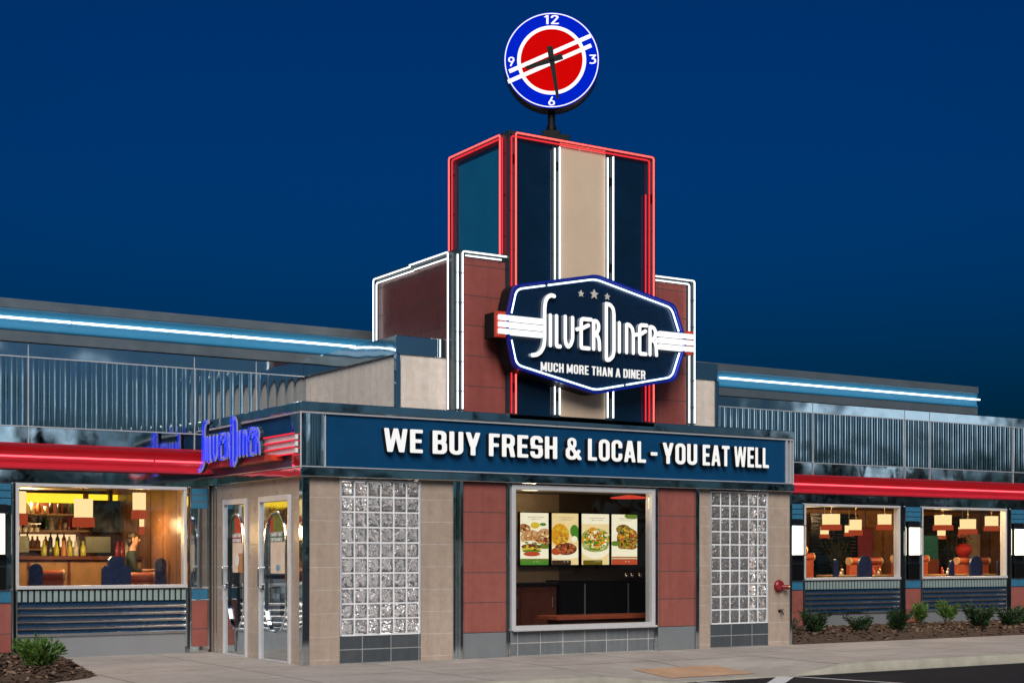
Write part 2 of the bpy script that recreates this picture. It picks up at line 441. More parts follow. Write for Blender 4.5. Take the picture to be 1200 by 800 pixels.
def d_slant(X, Y, xb, xt, s, y0=0, y1=1):
    xc = xb + (xt - xb) * (Y - y0) / (y1 - y0)
    return np.maximum(np.abs(X - xc) - s / 2, np.maximum(y0 - Y, Y - y1))
def d_pgon(X, Y, pts):
    """signed distance to a simple polygon"""
    d = np.full(X.shape, 1e9); ins = np.zeros(X.shape, bool); n = len(pts)
    for i in range(n):
        ax, ay = pts[i]; bx, by = pts[(i + 1) % n]
        dx, dy = bx - ax, by - ay; L = dx * dx + dy * dy + 1e-12
        t = np.clip(((X - ax) * dx + (Y - ay) * dy) / L, 0, 1)
        d = np.minimum(d, np.hypot(X - ax - t * dx, Y - ay - t * dy))
        c = (ay > Y) != (by > Y)
        with np.errstate(divide='ignore', invalid='ignore'):
            xi = ax + (Y - ay) / (by - ay if abs(by - ay) > 1e-12 else 1e-12) * dx
        ins ^= c & (X < xi)
    return np.where(ins, -d, d)
def union(*a):
    r = a[0]
    for b in a[1:]: r = np.minimum(r, b)
    return r

def contour(fn, x0, x1, y0, y1, h):
    nx = max(3, int(math.ceil((x1 - x0) / h))) + 1; ny = max(3, int(math.ceil((y1 - y0) / h))) + 1
    xs = np.linspace(x0, x1, nx); ys = np.linspace(y0, y1, ny)
    X, Y = np.meshgrid(xs, ys); F = fn(X, Y) + 1e-7
    V = []; key = {}; polys = []; segs = []
    def vid(k, p):
        if k not in key: key[k] = len(V); V.append(p)
        return key[k]
    ins = F < 0
    for j in range(ny - 1):
        for i in range(nx - 1):
            q = ((i, j), (i + 1, j), (i + 1, j + 1), (i, j + 1))
            st = [ins[b, a] for a, b in q]
            if not any(st): continue
            pl = []; cr = []
            for k in range(4):
                a, b = q[k], q[(k + 1) % 4]
                if st[k]: pl.append(vid(a, (xs[a[0]], ys[a[1]])))
                if st[k] != st[(k + 1) % 4]:
                    fa, fb = F[a[1], a[0]], F[b[1], b[0]]; t = fa / (fa - fb)
                    e = (min(a, b), max(a, b))
                    v = vid(e, (xs[a[0]] * (1 - t) + xs[b[0]] * t, ys[a[1]] * (1 - t) + ys[b[1]] * t))
                    if pl and pl[-1] != v or not pl: pl.append(v)
                    cr.append((v, st[k]))
            for k in range(len(cr)):
                if cr[k][1]: segs.append((cr[k][0], cr[(k + 1) % len(cr)][0]))
            if len(set(pl)) >= 3: polys.append(tuple(pl))
    return V, polys, segs

def shape(mb, fn, bounds, h, place, depth0, depth1, mi=0, mi_side=1, back=False):
    """front face at depth1, sides down to depth0; place(u,v,d)->3D"""
    V, polys, segs = contour(fn, *bounds, h)
    n = len(V)
    front = [place(u, v, depth1) for u, v in V]; bk = [place(u, v, depth0) for u, v in V]
    b = len(mb.v); mb.v += front + bk
    for p in polys: mb.f.append(tuple(b + i for i in p)); mb.mi.append(mi); mb.sm.append(False)
    if back:
        for p in polys: mb.f.append(tuple(b + n + i for i in reversed(p))); mb.mi.append(mi_side); mb.sm.append(False)
    for a, c in segs: mb.f.append((b + a, b + c, b + n + c, b + n + a)); mb.mi.append(mi_side); mb.sm.append(False)

W_, S_, T_ = .50, .175, .155
def glyph(ch):
    """returns (width, distance function) of a bold condensed capital, height 1"""
    W, s, t = W_, S_, T_
    B = d_box
    g = {
     'O': (W, lambda X, Y: d_ring(X, Y, 0, W, 0, 1, .22, s, t)),
     'C': (W, lambda X, Y: np.maximum(d_ring(X, Y, 0, W, 0, 1, .22, s, t), -B(X, Y, .25, 1, .38, .63))),
     'U': (W, lambda X, Y: np.maximum(d_ring(X, Y, 0, W, 0, 1.7, .22, s, t), Y - 1)),
     'D': (W, lambda X, Y: np.maximum(union(d_rr(X, Y, -.3, W, 0, 1, .24), B(X, Y, 0, .2, 0, 1)), np.maximum(-X, -d_rr(X, Y, -.2, W - s, t, 1 - t, .1)) ) if False else
            union(np.maximum(d_ring(X, Y, -.4, W, 0, 1, .24, s, t), -X), B(X, Y, 0, s, 0, 1))),
     'E': (.43, lambda X, Y: union(B(X, Y, 0, s, 0, 1), B(X, Y, 0, .43, 0, t), B(X, Y, 0, .43, 1 - t, 1), B(X, Y, 0, .39, .43, .43 + t))),
     'F': (.42, lambda X, Y: union(B(X, Y, 0, s, 0, 1), B(X, Y, 0, .42, 1 - t, 1), B(X, Y, 0, .38, .42, .42 + t))),
     'L': (.41, lambda X, Y: union(B(X, Y, 0, s, 0, 1), B(X, Y, 0, .41, 0, t))),
     'I': (s, lambda X, Y: B(X, Y, 0, s, 0, 1)),
     'H': (W, lambda X, Y: union(B(X, Y, 0, s, 0, 1), B(X, Y, W - s, W, 0, 1), B(X, Y, 0, W, .43, .43 + t))),
     'T': (.46, lambda X, Y: union(B(X, Y, .23 - s / 2, .23 + s / 2, 0, 1), B(X, Y, 0, .46, 1 - t, 1))),
     'N': (.52, lambda X, Y: union(B(X, Y, 0, .16, 0, 1), B(X, Y, .36, .52, 0, 1), d_slant(X, Y, .42, .10, .19))),
     'M': (.64, lambda X, Y: union(B(X, Y, 0, .16, 0, 1), B(X, Y, .48, .64, 0, 1), d_slant(X, Y, .32, .09, .15, .12, 1), d_slant(X, Y, .32, .55, .15, .12, 1))),
     'W': (.78, lambda X, Y: union(d_slant(X, Y, .19, .08, .16), d_slant(X, Y, .21, .39, .15), d_slant(X, Y, .57, .39, .15), d_slant(X, Y, .59, .70, .16))),
     'A': (.54, lambda X, Y: union(d_slant(X, Y, .085, .25, .17), d_slant(X, Y, .455, .29, .17), B(X, Y, .13, .41, .20, .33))),
     'Y': (.54, lambda X, Y: union(B(X, Y, .27 - s / 2, .27 + s / 2, 0, .46), d_slant(X, Y, .25, .09, .18, .38, 1), d_slant(X, Y, .29, .45, .18, .38, 1))),
     'R': (.52, lambda X, Y: union(B(X, Y, 0, s, 0, 1), np.maximum(d_ring(X, Y, -.4, W, .42, 1, .2, s, t), -X), d_slant(X, Y, .43, .34, .18, 0, .5))),
     'B': (.51, lambda X, Y: union(B(X, Y, 0, s, 0, 1), np.maximum(d_ring(X, Y, -.4, .49, .44, 1, .18, s, t), -X), np.maximum(d_ring(X, Y, -.4, .51, 0, .58, .2, s, t), -X))),
     'S': (W, lambda X, Y: union(np.maximum(d_ring(X, Y, 0, W, .425, 1, .2, s, t), -B(X, Y, .25, 1, .425 + t, .70)),
                                 np.maximum(d_ring(X, Y, 0, W, 0, .575, .2, s, t), -B(X, Y, -1, .25, .30, .575 - t)))),
     '-': (.30, lambda X, Y: B(X, Y, .02, .28, .36, .52)),
     '&': (.62, lambda X, Y: union(d_ring(X, Y, .07, .43, .50, 1, .18, .13, .13), np.maximum(d_ring(X, Y, 0, .48, 0, .60, .22, .16, .15), -B(X, Y, .36, 1, .30, .7)),
                                   np.maximum(d_poly(X, Y, [(.16, .66), (.56, .06)], .16), -Y), d_poly(X, Y, [(.42, .20), (.53, .40)], .14))),
     '1': (.30, lambda X, Y: union(B(X, Y, .13, .27, 0, 1), d_slant(X, Y, .04, .18, .12, .76, .98))),
     '2': (.52, lambda X, Y: union(d_poly(X, Y, [(.08, .74), (.10, .85), (.18, .92), (.30, .93), (.40, .86), (.42, .74), (.36, .60), (.10, .10)], .13), B(X, Y, .03, .50, 0, .13))),
     '3': (.46, lambda X, Y: union(d_poly(X, Y, [(.05, .93), (.40, .93), (.20, .60)], .13), d_poly(X, Y, [(.20, .58), (.34, .54), (.40, .40), (.40, .24), (.32, .10), (.18, .06), (.05, .10)], .13))),
     '6': (.50, lambda X, Y: union(d_ring(X, Y, 0, .50, 0, .60, .25, .13, .13), d_poly(X, Y, [(.09, .38), (.30, .95)], .13))),
     '9': (.50, lambda X, Y: union(d_ring(X, Y, 0, .50, .40, 1, .25, .13, .13), d_poly(X, Y, [(.41, .62), (.20, .05)], .13))),
    }
    return g[ch]

def text(mb, s, x0, x1, z0, z1, place, d0, d1, mi=0, mi_side=1, gap=.085, space=.26, h=None):
    H = z1 - z0; adv = 0; items = []
    for ch in s:
        if ch == ' ': adv += space; continue
        w, fn = glyph(ch); items.append((adv, w, fn)); adv += w + gap
    adv -= gap; k = (x1 - x0) / adv
    st = 1 / 30. if h is None else h
    for a, w, fn in items:
        shape(mb, fn, (-.04, w + .04, -.04, 1.04), st, lambda u, v, d, a=a: place(x0 + (a + u) * k, z0 + v * H, d), d0, d1, mi, mi_side)

# the stylised logo: strokes in metres on the sign plane (x, z)
LOGO = [
 [(3.755, 5.215), (3.70, 5.225), (3.64, 5.19), (3.60, 5.12), (3.588, 5.02), (3.588, 4.58), (3.572, 4.47), (3.52, 4.39), (3.45, 4.345), (3.375, 4.335)],
 [(3.688, 4.93), (3.688, 4.50)],
 [(3.795, 4.93), (3.795, 4.495), (3.858, 4.495)],
 [(3.948, 4.935), (3.948, 4.60), (3.965, 4.53), (4.00, 4.498), (4.045, 4.535), (4.078, 4.62), (4.078, 4.93)],
 [(4.41, 4.93), (4.255, 4.93), (4.23, 4.90), (4.23, 4.505), (4.37, 4.505)],
 [(4.155, 4.77), (4.25, 4.79), (4.36, 4.845)],
 [(4.455, 4.505), (4.455, 4.92), (4.515, 4.915), (4.545, 4.87), (4.545, 4.80), (4.51, 4.74), (4.478, 4.725), (4.53, 4.70), (4.555, 4.63), (4.562, 4.505)],
 [(4.685, 5.19), (4.685, 4.36), (4.745, 4.365), (4.805, 4.42), (4.825, 4.50), (4.825, 5.05), (4.81, 5.13), (4.76, 5.18), (4.685, 5.19)],
 [(4.925, 4.925), (4.925, 4.50)],
 [(5.06, 4.50), (5.06, 4.92), (5.12, 4.91), (5.17, 4.86), (5.185, 4.78), (5.185, 4.50)],
 [(5.44, 4.93), (5.33, 4.93), (5.305, 4.90), (5.305, 4.50), (5.42, 4.50)],
 [(5.225, 4.775), (5.32, 4.79), (5.415, 4.845)],
 [(5.50, 4.50), (5.50, 4.92), (5.57, 4.91), (5.605, 4.86), (5.605, 4.79), (5.57, 4.74), (5.53, 4.725), (5.59, 4.70), (5.615, 4.63), (5.625, 4.50)],
]

# ------------------------------------------------------------------ world, sun, camera
SUN_AZ = (-0.62, -1.0)      # horizontal direction towards the light
SUN_EL = 38
world = bpy.data.worlds.new('World'); scene.world = world; world.use_nodes = True
nt = world.node_tree; nt.nodes.clear()
wo = nt.nodes.new('ShaderNodeOutputWorld'); bg = nt.nodes.new('ShaderNodeBackground')
sky = nt.nodes.new('ShaderNodeTexSky'); sky.sky_type = 'NISHITA'; sky.sun_disc = False
sky.sun_elevation = R(1.0); sky.sun_rotation = math.atan2(SUN_AZ[0], SUN_AZ[1])
sky.air_density = 1.0; sky.dust_density = .4; sky.ozone_density = 6.0
tint = nt.nodes.new('ShaderNodeMix'); tint.data_type = 'RGBA'; tint.blend_type = 'MULTIPLY'; tint.inputs[0].default_value = 1.0
tint.inputs[7].default_value = (.30, 1.22, 1.30, 1)
hs = nt.nodes.new('ShaderNodeHueSaturation'); hs.inputs['Saturation'].default_value = 1.35
nt.links.new(sky.outputs[0], hs.inputs['Color']); nt.links.new(hs.outputs[0], tint.inputs[6])
# pale dusk afterglow low in the sky on the side of the set sun
gco = nt.nodes.new('ShaderNodeTexCoord')
def wm(op, a, b=None, c=None):
    n = nt.nodes.new('ShaderNodeMath'); n.operation = op
    for i, v in enumerate((a, b, c)):
        if v is None: continue
        if isinstance(v, (int, float)): n.inputs[i].default_value = v
        else: nt.links.new(v, n.inputs[i])
    return n.outputs[0]
dt = nt.nodes.new('ShaderNodeVectorMath'); dt.operation = 'DOT_PRODUCT'; nt.links.new(gco.outputs['Generated'], dt.inputs[0]); dt.inputs[1].default_value = (-.80, -.60, 0)
sp = nt.nodes.new('ShaderNodeSeparateXYZ'); nt.links.new(gco.outputs['Generated'], sp.inputs[0])
mr = nt.nodes.new('ShaderNodeMapRange'); mr.interpolation_type = 'SMOOTHSTEP'; nt.links.new(dt.outputs['Value'], mr.inputs[0]); mr.inputs[1].default_value = -.62; mr.inputs[2].default_value = .35
ev = wm('POWER', 2.718, wm('MULTIPLY', wm('ABSOLUTE', sp.outputs[2]), -2.2))
glow = wm('MULTIPLY', mr.outputs[0], ev)
gm = nt.nodes.new('ShaderNodeMix'); gm.data_type = 'RGBA'; gm.blend_type = 'ADD'; nt.links.new(glow, gm.inputs[0])
dk = nt.nodes.new('ShaderNodeMapRange'); dk.interpolation_type = 'SMOOTHSTEP'; nt.links.new(sp.outputs[2], dk.inputs[0])
for i_, v_ in zip((1, 2, 3, 4), (.06, .235, .56, .96)): dk.inputs[i_].default_value = v_
dkv = nt.nodes.new('ShaderNodeVectorMath'); dkv.operation = 'SCALE'; nt.links.new(tint.outputs[2], dkv.inputs[0]); nt.links.new(dk.outputs[0], dkv.inputs['Scale'])
nt.links.new(dkv.outputs[0], gm.inputs[6]); gm.inputs[7].default_value = (.62, 1.02, 1.22, 1)
# two bright lobes added behind the camera to streak the corrugated steel
def lobe(az, s0, sa, se, amp):
    c_ = (math.sin(az), math.cos(az)); 
    def dot3(v):
        n = nt.nodes.new('ShaderNodeVectorMath'); n.operation = 'DOT_PRODUCT'; nt.links.new(gco.outputs['Generated'], n.inputs[0]); n.inputs[1].default_value = v; return n.outputs['Value']
    t = wm('DIVIDE', dot3((c_[1], -c_[0], 0)), sa); f = wm('GREATER_THAN', dot3((c_[0], c_[1], 0)), 0.0)
    e = wm('DIVIDE', wm('SUBTRACT', sp.outputs[2], s0), se)
    q = wm('ADD', wm('MULTIPLY', t, t), wm('MULTIPLY', e, e))
    return wm('MULTIPLY', wm('MULTIPLY', wm('POWER', 2.718, wm('MULTIPLY', q, -1.0)), f), amp)
lb = wm('ADD', lobe(math.atan2(.735, -.678), .086, .045, .020, 3.4), lobe(math.atan2(.245, -.970), .094, .040, .022, 1.5))
lm = nt.nodes.new('ShaderNodeMix'); lm.data_type = 'RGBA'; lm.blend_type = 'ADD'; nt.links.new(lb, lm.inputs[0])
nt.links.new(gm.outputs[2], lm.inputs[6]); lm.inputs[7].default_value = (6.5, 8.2, 9.5, 1)
nt.links.new(lm.outputs[2], bg.inputs[0]); bg.inputs[1].default_value = 0.12
nt.links.new(bg.outputs[0], wo.inputs[0])

sl = bpy.data.lights.new('sun', 'SUN'); sl.energy = 3.45; sl.angle = R(35); sl.color = (1.0, .955, .90)
so = bpy.data.objects.new('sun', sl); col.objects.link(so)
d = Vector((SUN_AZ[0], SUN_AZ[1], 0)).normalized() * math.cos(R(SUN_EL)) + Vector((0, 0, math.sin(R(SUN_EL))))
so.rotation_euler = d.to_track_quat('Z', 'Y').to_euler(); so.location = (0, -20, 20)

cam = bpy.data.cameras.new('camera'); co = bpy.data.objects.new('camera', cam); col.objects.link(co)
co.location = (-8.21, -18.1, 1.45); co.rotation_euler = (R(90), 0, -R(32.475))
cam.sensor_width = 36; cam.sensor_fit = 'HORIZONTAL'; cam.lens = 51.84
cam.shift_x = 0; cam.shift_y = (652 - 400) / 1200.0
cam.clip_start = .1; cam.clip_end = 1500
scene.camera = co

# ------------------------------------------------------------------ ground
g = MB()
g.add([(-400, -400, -.13), (400, -400, -.13), (400, 400, -.13), (-400, 400, -.13)], [(0, 1, 2, 3)])
tag(g.build('parking_lot', M['asphalt']), 'dark asphalt parking lot in front of the pavement', 'ground', kind='structure')

def ramp(x, y):
    a = max(0, min(1, (x - 2.2) / 1.3)) * max(0, min(1, (6.6 - x) / 1.2)); b = max(0, min(1, (-1.3 - y) / 2.15))
    sm = lambda t: t * t * (3 - 2 * t)
    return -.118 * sm(a) * sm(b)
g = MB()
xs = [-14 + i * .4 for i in range(0, 136)]; ys = [-3.45 + .2464 * j for j in range(0, 15)]
vs = [(x, y, ramp(x, y)) for y in ys for x in xs]; n = len(xs)
g.add(vs, [(j * n + i, j * n + i + 1, (j + 1) * n + i + 1, (j + 1) * n + i) for j in range(len(ys) - 1) for i in range(n - 1)], 0, True)
yt = ys[-1]
g.add([(-14, yt, 0), (.2, yt, 0), (.2, 3.6, 0), (-14, 3.6, 0)], [(0, 1, 2, 3)])
g.build('sidewalk', M['sidewalk'], kind='structure', label='pale concrete pavement along the diner front')
g = MB()
n2 = 120
top = []; 
for i in range(n2 + 1):
    x = -14 + 54.0 * i / n2; z = ramp(x, -3.45)
    top += [(x, -3.452, z + .004), (x, -3.60, z + .004), (x, -3.625, z - .012), (x, -3.635, -.14)]
g.add(top, [(4 * i + k, 4 * i + k + 1, 4 * i + 5 + k, 4 * i + 4 + k) for i in range(n2) for k in range(3)], 0, True)
g.build('curb', M['curb'], kind='structure', label='concrete curb at the edge of the pavement')

def bumpy(name, poly_fn, x0, x1, y0, y1, st, zf, m, label):
    g = MB(); xs = np.arange(x0, x1 + 1e-6, st); ys = np.arange(y0, y1 + 1e-6, st)
    idx = {}
    for j, y in enumerate(ys):
        for i, x in enumerate(xs):
            dd = poly_fn(x, y)
            idx[i, j] = len(g.v); g.v.append((x, y, zf(x, y, dd)))
    for j in range(len(ys) - 1):
        for i in range(len(xs) - 1):
            if poly_fn(xs[i] + st / 2, ys[j] + st / 2) > 0:
                g.f.append((idx[i, j], idx[i + 1, j], idx[i + 1, j + 1], idx[i, j + 1])); g.mi.append(0); g.sm.append(True)
    rc = random.Random(17)
    for _ in range(5200):
        x, y = rc.uniform(x0, x1), rc.uniform(y0, y1); dd = poly_fn(x, y)
        if dd < .03 or x > 20 or x < -6: continue
        z = .006 + min(.09, dd * .22) + .012; a_ = rc.uniform(0, 6.283); L = rc.uniform(.02, .055); w_ = rc.uniform(.008, .018)
        ca, sa = math.cos(a_), math.sin(a_); t1, t2 = rc.uniform(-.012, .02), rc.uniform(-.008, .012)
        g.add([(x - ca * L - sa * w_, y - sa * L + ca * w_, z - t1 + t2), (x + ca * L - sa * w_, y + sa * L + ca * w_, z + t1 + t2), (x + ca * L + sa * w_, y + sa * L - ca * w_, z + t1 - t2), (x - ca * L + sa * w_, y - sa * L - ca * w_, z - t1 - t2)], [(0, 1, 2, 3)], rc.choice((1, 1, 2)))
    return g.build(name, [m, M['chip_dark'], M['chip_pale']], kind='structure', label=label)
def mul_z(x, y, dd): return .006 + min(.09, max(0, dd) * .22) + random.uniform(-.012, .014) * min(1, max(0, dd) * 6)
bumpy('mulch_bed', lambda x, y: min(y + .02, 3.3 - y, x - 8.8), 8.75, 27, -.05, 3.3, .09, mul_z, M['mulch'], 'brown mulch bed under the right wing windows')
def left_edge(y): return -2.95 + .60 * max(0, min(1, (y + .9) / 3.6)) - (.9 * max(0, (-.2 - y)) ** 1.4 if y < -.2 else 0)
bumpy('planting_bed', lambda x, y: min(left_edge(y) - x, 3.3 - y, y + 2.0), -8, -2.2, -2, 3.3, .07, mul_z, M['mulch'], 'brown mulch bed at the left corner')

g = MB()
def line_quad(g, a, b, w, z=-.126):
    a = Vector((*a, z)); b = Vector((*b, z)); n_ = (b - a).cross(Vector((0, 0, 1))).normalized() * w / 2
    g.add([a - n_, b - n_, b + n_, a + n_], [(0, 1, 2, 3)])
line_quad(g, (5.25, -3.66), (2.6, -5.9), .22); g.build('parking_line', M['line_paint'], kind='structure', label='wide white painted bay line')
g = MB(); line_quad(g, (5.36, -3.68), (5.9, -5.6), .07); g.build('parking_line', M['line_paint'], kind='structure', label='thin white painted line beside the wide one')
g = MB(); line_quad(g, (3.75, -3.66), (4.15, -4.5), .07); g.build('parking_line', M['line_paint'], kind='structure', label='thin white painted line before the ramp')

g = MB(); x0, x1, y0, y1 = 3.72, 5.15, -3.2, -2.35
nx, ny = 14, 8
vs = [(x0 + (x1 - x0) * i / nx, y0 + (y1 - y0) * j / ny, ramp(x0 + (x1 - x0) * i / nx, y0 + (y1 - y0) * j / ny) + .006) for j in range(ny + 1) for i in range(nx + 1)]
g.add(vs, [(j * (nx + 1) + i, j * (nx + 1) + i + 1, (j + 1) * (nx + 1) + i + 1, (j + 1) * (nx + 1) + i) for j in range(ny) for i in range(nx)], 0, True)
for i in range(24):
    for j in range(14):
        x = x0 + .04 + i * .0585; y = y0 + .03 + j * .0605; z = ramp(x, y) + .006
        g.add([(x - .013, y - .013, z), (x + .013, y - .013, z), (x + .013, y + .013, z), (x - .013, y + .013, z), (x, y, z + .006)], [(0, 1, 4), (1, 2, 4), (2, 3, 4), (3, 0, 4)])
tag(g.build('tactile_paving', M['tactile']), 'faded orange tactile pad on the pavement ramp', 'tactile pad')

# ------------------------------------------------------------------ diner building
bld = thing('diner_building', 'chrome and tile roadside diner with stepped tower over the entrance', 'diner')
PY = 0.0
# tan piers of the front block
def one(name, m, parent, boxes, bevel=0.0):
    for b_ in boxes:
        g = MB(); g.box(*b_); o = g.build(name, M[m], parent, bevel=bevel)
    return o
one('tan_tile_pier', 'tan_tile', bld, [(a, b, 0, .2, 0, 2.52) for a, b in ((.095, .543), (1.795, 2.315), (6.82, 7.044), (8.274, 8.745))])
g = MB(); g.box(8.60, 8.745, .2, 3.34, 0, 2.52); g.build('tan_tile_wall', M['tan_tile'], bld)
# the left side wall round its two doors
g = MB()
g.prism([(.096, 0), (.382, 0), (.382, 2.30), (1.443, 2.30), (1.443, 0), (1.913, 0), (1.913, 2.30), (2.807, 2.30), (2.807, 0), (3.34, 0), (3.34, 2.52), (.096, 2.52)], 'x', 0, .2)
g.build('tan_tile_wall', M['tan_tile'], bld)
# corner columns and vertical chrome strips
one('corner_column', 'chrome', bld, [(-.012, .094, -.012, .094, 0, 2.52)], .006)
one('chrome_strip', 'chrome', bld, [(a, b, y, .2, 0, 2.515) for a, b, y in ((2.316, 2.355, -.012), (2.395, 2.447, -.07), (3.195, 3.225, -.03), (3.245, 3.28, -.012), (5.915, 5.985, -.02), (6.715, 6.765, -.05), (6.785, 6.819, -.012), (2.355, 2.395, -.004), (3.225, 3.245, .004), (6.765, 6.785, .0))]
    + [(8.746, 8.80, -.01, .06, 0, 2.515), (-.015, -.001, 3.10, 3.13, 0, 2.5), (-.015, -.001, 3.20, 3.23, 0, 2.5)], .005)
one('chrome_strip', 'bright_trim', bld, [(a, a + .02, -.016, .0, .375, 2.50) for a in (.546, 1.772, 7.047, 8.252)], .004)
for a, b in ((2.448, 3.194), (5.986, 6.714)):
    g = MB(); g.box(a, b, -.02, .2, .362, 2.518)
    o = g.build('red_tile_panel', M['red_tile'], bld, bevel=.004)
    g = MB(); g.box(a, b, -.026, .2, 0, .358); g.build('panel_base', M['grey_base'], o, bevel=.006)
# glass block windows
for a, b in ((.566, 1.772), (7.067, 8.252)):
    g = MB(); g.box(a - .022, b + .022, -.004, .16, 0, .372)
    base = g.build('base_tiles', M['base_tile'], bld, bevel=.004)
    g = MB()
    z0, z1 = .395, 2.475
    cw = (b - a) / 6; ch = (z1 - z0) / 10
    g.box(a, b, -.012, .12, .373, .395); g.box(a, b, -.012, .12, 2.475, 2.499)
    for i in range(7):
        x = a + i * cw; g.box(max(a, x - .011), min(b, x + .011), .0, .10, z0 + .001, z1 - .001)
    for j in range(1, 10):
        z = z0 + j * ch
        for i in range(6): g.box(a + i * cw + .0112, a + (i + 1) * cw - .0112, .002, .10, z - .011, z + .011)
    w = g.build('glass_block_window', M['grout'], bld)
    g = MB()
    for i in range(6):
        for j in range(10):
            xa, xb, za, zb = a + i * cw + .0115, a + (i + 1) * cw - .0115, z0 + j * ch + .0115, z0 + (j + 1) * ch - .0115
            # pillow faced block
            vs = []; N = 4
            for side, yy in ((-1, .006), (1, .095)):
                for q in range(N + 1):
                    for p in range(N + 1):
                        u, v = p / N, q / N
                        bul = (1 - (2 * u - 1) ** 4) * (1 - (2 * v - 1) ** 4) * .008
                        vs.append((xa + (xb - xa) * u, yy + side * bul, za + (zb - za) * v))
            nn = (N + 1) ** 2; fs = []
            for s_ in (0, 1):
                for q in range(N):
                    for p in range(N):
                        k = s_ * nn + q * (N + 1) + p; fs.append((k, k + 1, k + N + 2, k + N + 1))
            def rim(q, p): return q * (N + 1) + p
            ring = [rim(0, p) for p in range(N)] + [rim(q, N) for q in range(N)] + [rim(N, N - p) for p in range(N)] + [rim(N - q, 0) for q in range(N)]
            for k in range(len(ring)): fs.append((ring[k], ring[(k + 1) % len(ring)], ring[(k + 1) % len(ring)] + nn, ring[k] + nn))
            g.add(vs, fs, 0, True)
    g.build('glass_blocks', M['block'], w)
# take-out window
g = MB(); g.box(3.282, 5.913, -.004, .2, 0, .37); g.build('base_tiles', M['base_tile_window'], bld, bevel=.004)
g = MB()
g.box(3.284, 3.35, -.05, .12, .372, 2.50); g.box(5.845, 5.911, -.05, .12, .372, 2.50)
g.box(3.351, 5.844, -.055, .12, .372, .442); g.box(3.351, 5.844, -.05, .12, 2.425, 2.50)
g.box(3.284, 5.911, -.10, -.058, .366, .40)
fw = g.build('front_window', M['alu_frame'], bld, bevel=.006)
g = MB(); g.box(3.351, 5.844, .03, .042, .443, 2.424); g.build('pane', M['glass'], fw)

# cornice with the recessed fascia, front and left side
def cornice(g, z0, z1, p):
    # front, left return, right return: butted
    g.box(-.075, 8.77, -p, .1, z0, z1)
    g.box(-.075, .0, .1, 3.33, z0, z1)
    g.box(8.68, 8.77, .1, 3.33, z0, z1)
g = MB(); cornice(g, 2.521, 2.64, .10); cornice(g, 3.392, 3.515, .10)
c_o = g.build('cornice', M['chrome'], bld, bevel=.008)
g = MB()
for z, h in ((2.645, .016), (3.362, .024)):
    g.box(-.07, 8.77, -.088, .08, z, z + h); g.box(-.07, .0, .09, 3.32, z, z + h)
g.box(-.07, -.052, -.085, -.06, 2.665, 3.36); g.box(8.60, 8.63, -.085, .0, 2.663, 3.36); g.box(8.69, 8.71, -.085, .0, 2.663, 3.36); g.box(8.75, 8.768, -.085, .0, 2.663, 3.36)
g.box(.296, .31, -.066, .0, 2.665, 3.36)
g.build('cornice_trim', M['bright_trim'], c_o, bevel=.004)
# curved chrome corner panel, end panel
g = MB(); prof = []
for k in range(9):
    t = k / 8; prof.append((-.05 + .345 * t, -.05 - .018 * math.sin(math.pi * t)))
g.strip(prof, 'z', 2.663, 3.36)
g.build('corner_panel', M['chrome'], c_o); g = MB(); prof = [(8.63, -.03), (8.66, -.05), (8.69, -.03)]; g.strip(prof, 'z', 2.663, 3.36); g.build('corner_panel', M['chrome'], c_o); g = MB(); prof = [(8.71, -.03), (8.73, -.055), (8.75, -.03)]; g.strip(prof, 'z', 2.663, 3.36)
g.build('corner_panel', M['chrome'], c_o); g = MB(); prof = [(-.05 - .018 * math.sin(math.pi * k / 8), -.05 + .33 * k / 8) for k in range(9)]; g.strip(prof, 'z', 2.663, 3.36)
g.build('corner_panel', M['chrome'], c_o)
g = MB(); g.box(-.03, .02, .285, 3.33, 2.646, 3.39); g.build('side_fascia', M['blue_banner'], c_o)
g = MB(); g.box(-.02, 8.7, -.02, .09, 2.641, 3.39); g.box(.02, 8.66, .1, 3.33, 3.40, 3.44); g.box(8.66, 8.72, .1, 3.33, 2.641, 3.39); g.build('block_roof', M['roofing'], bld)

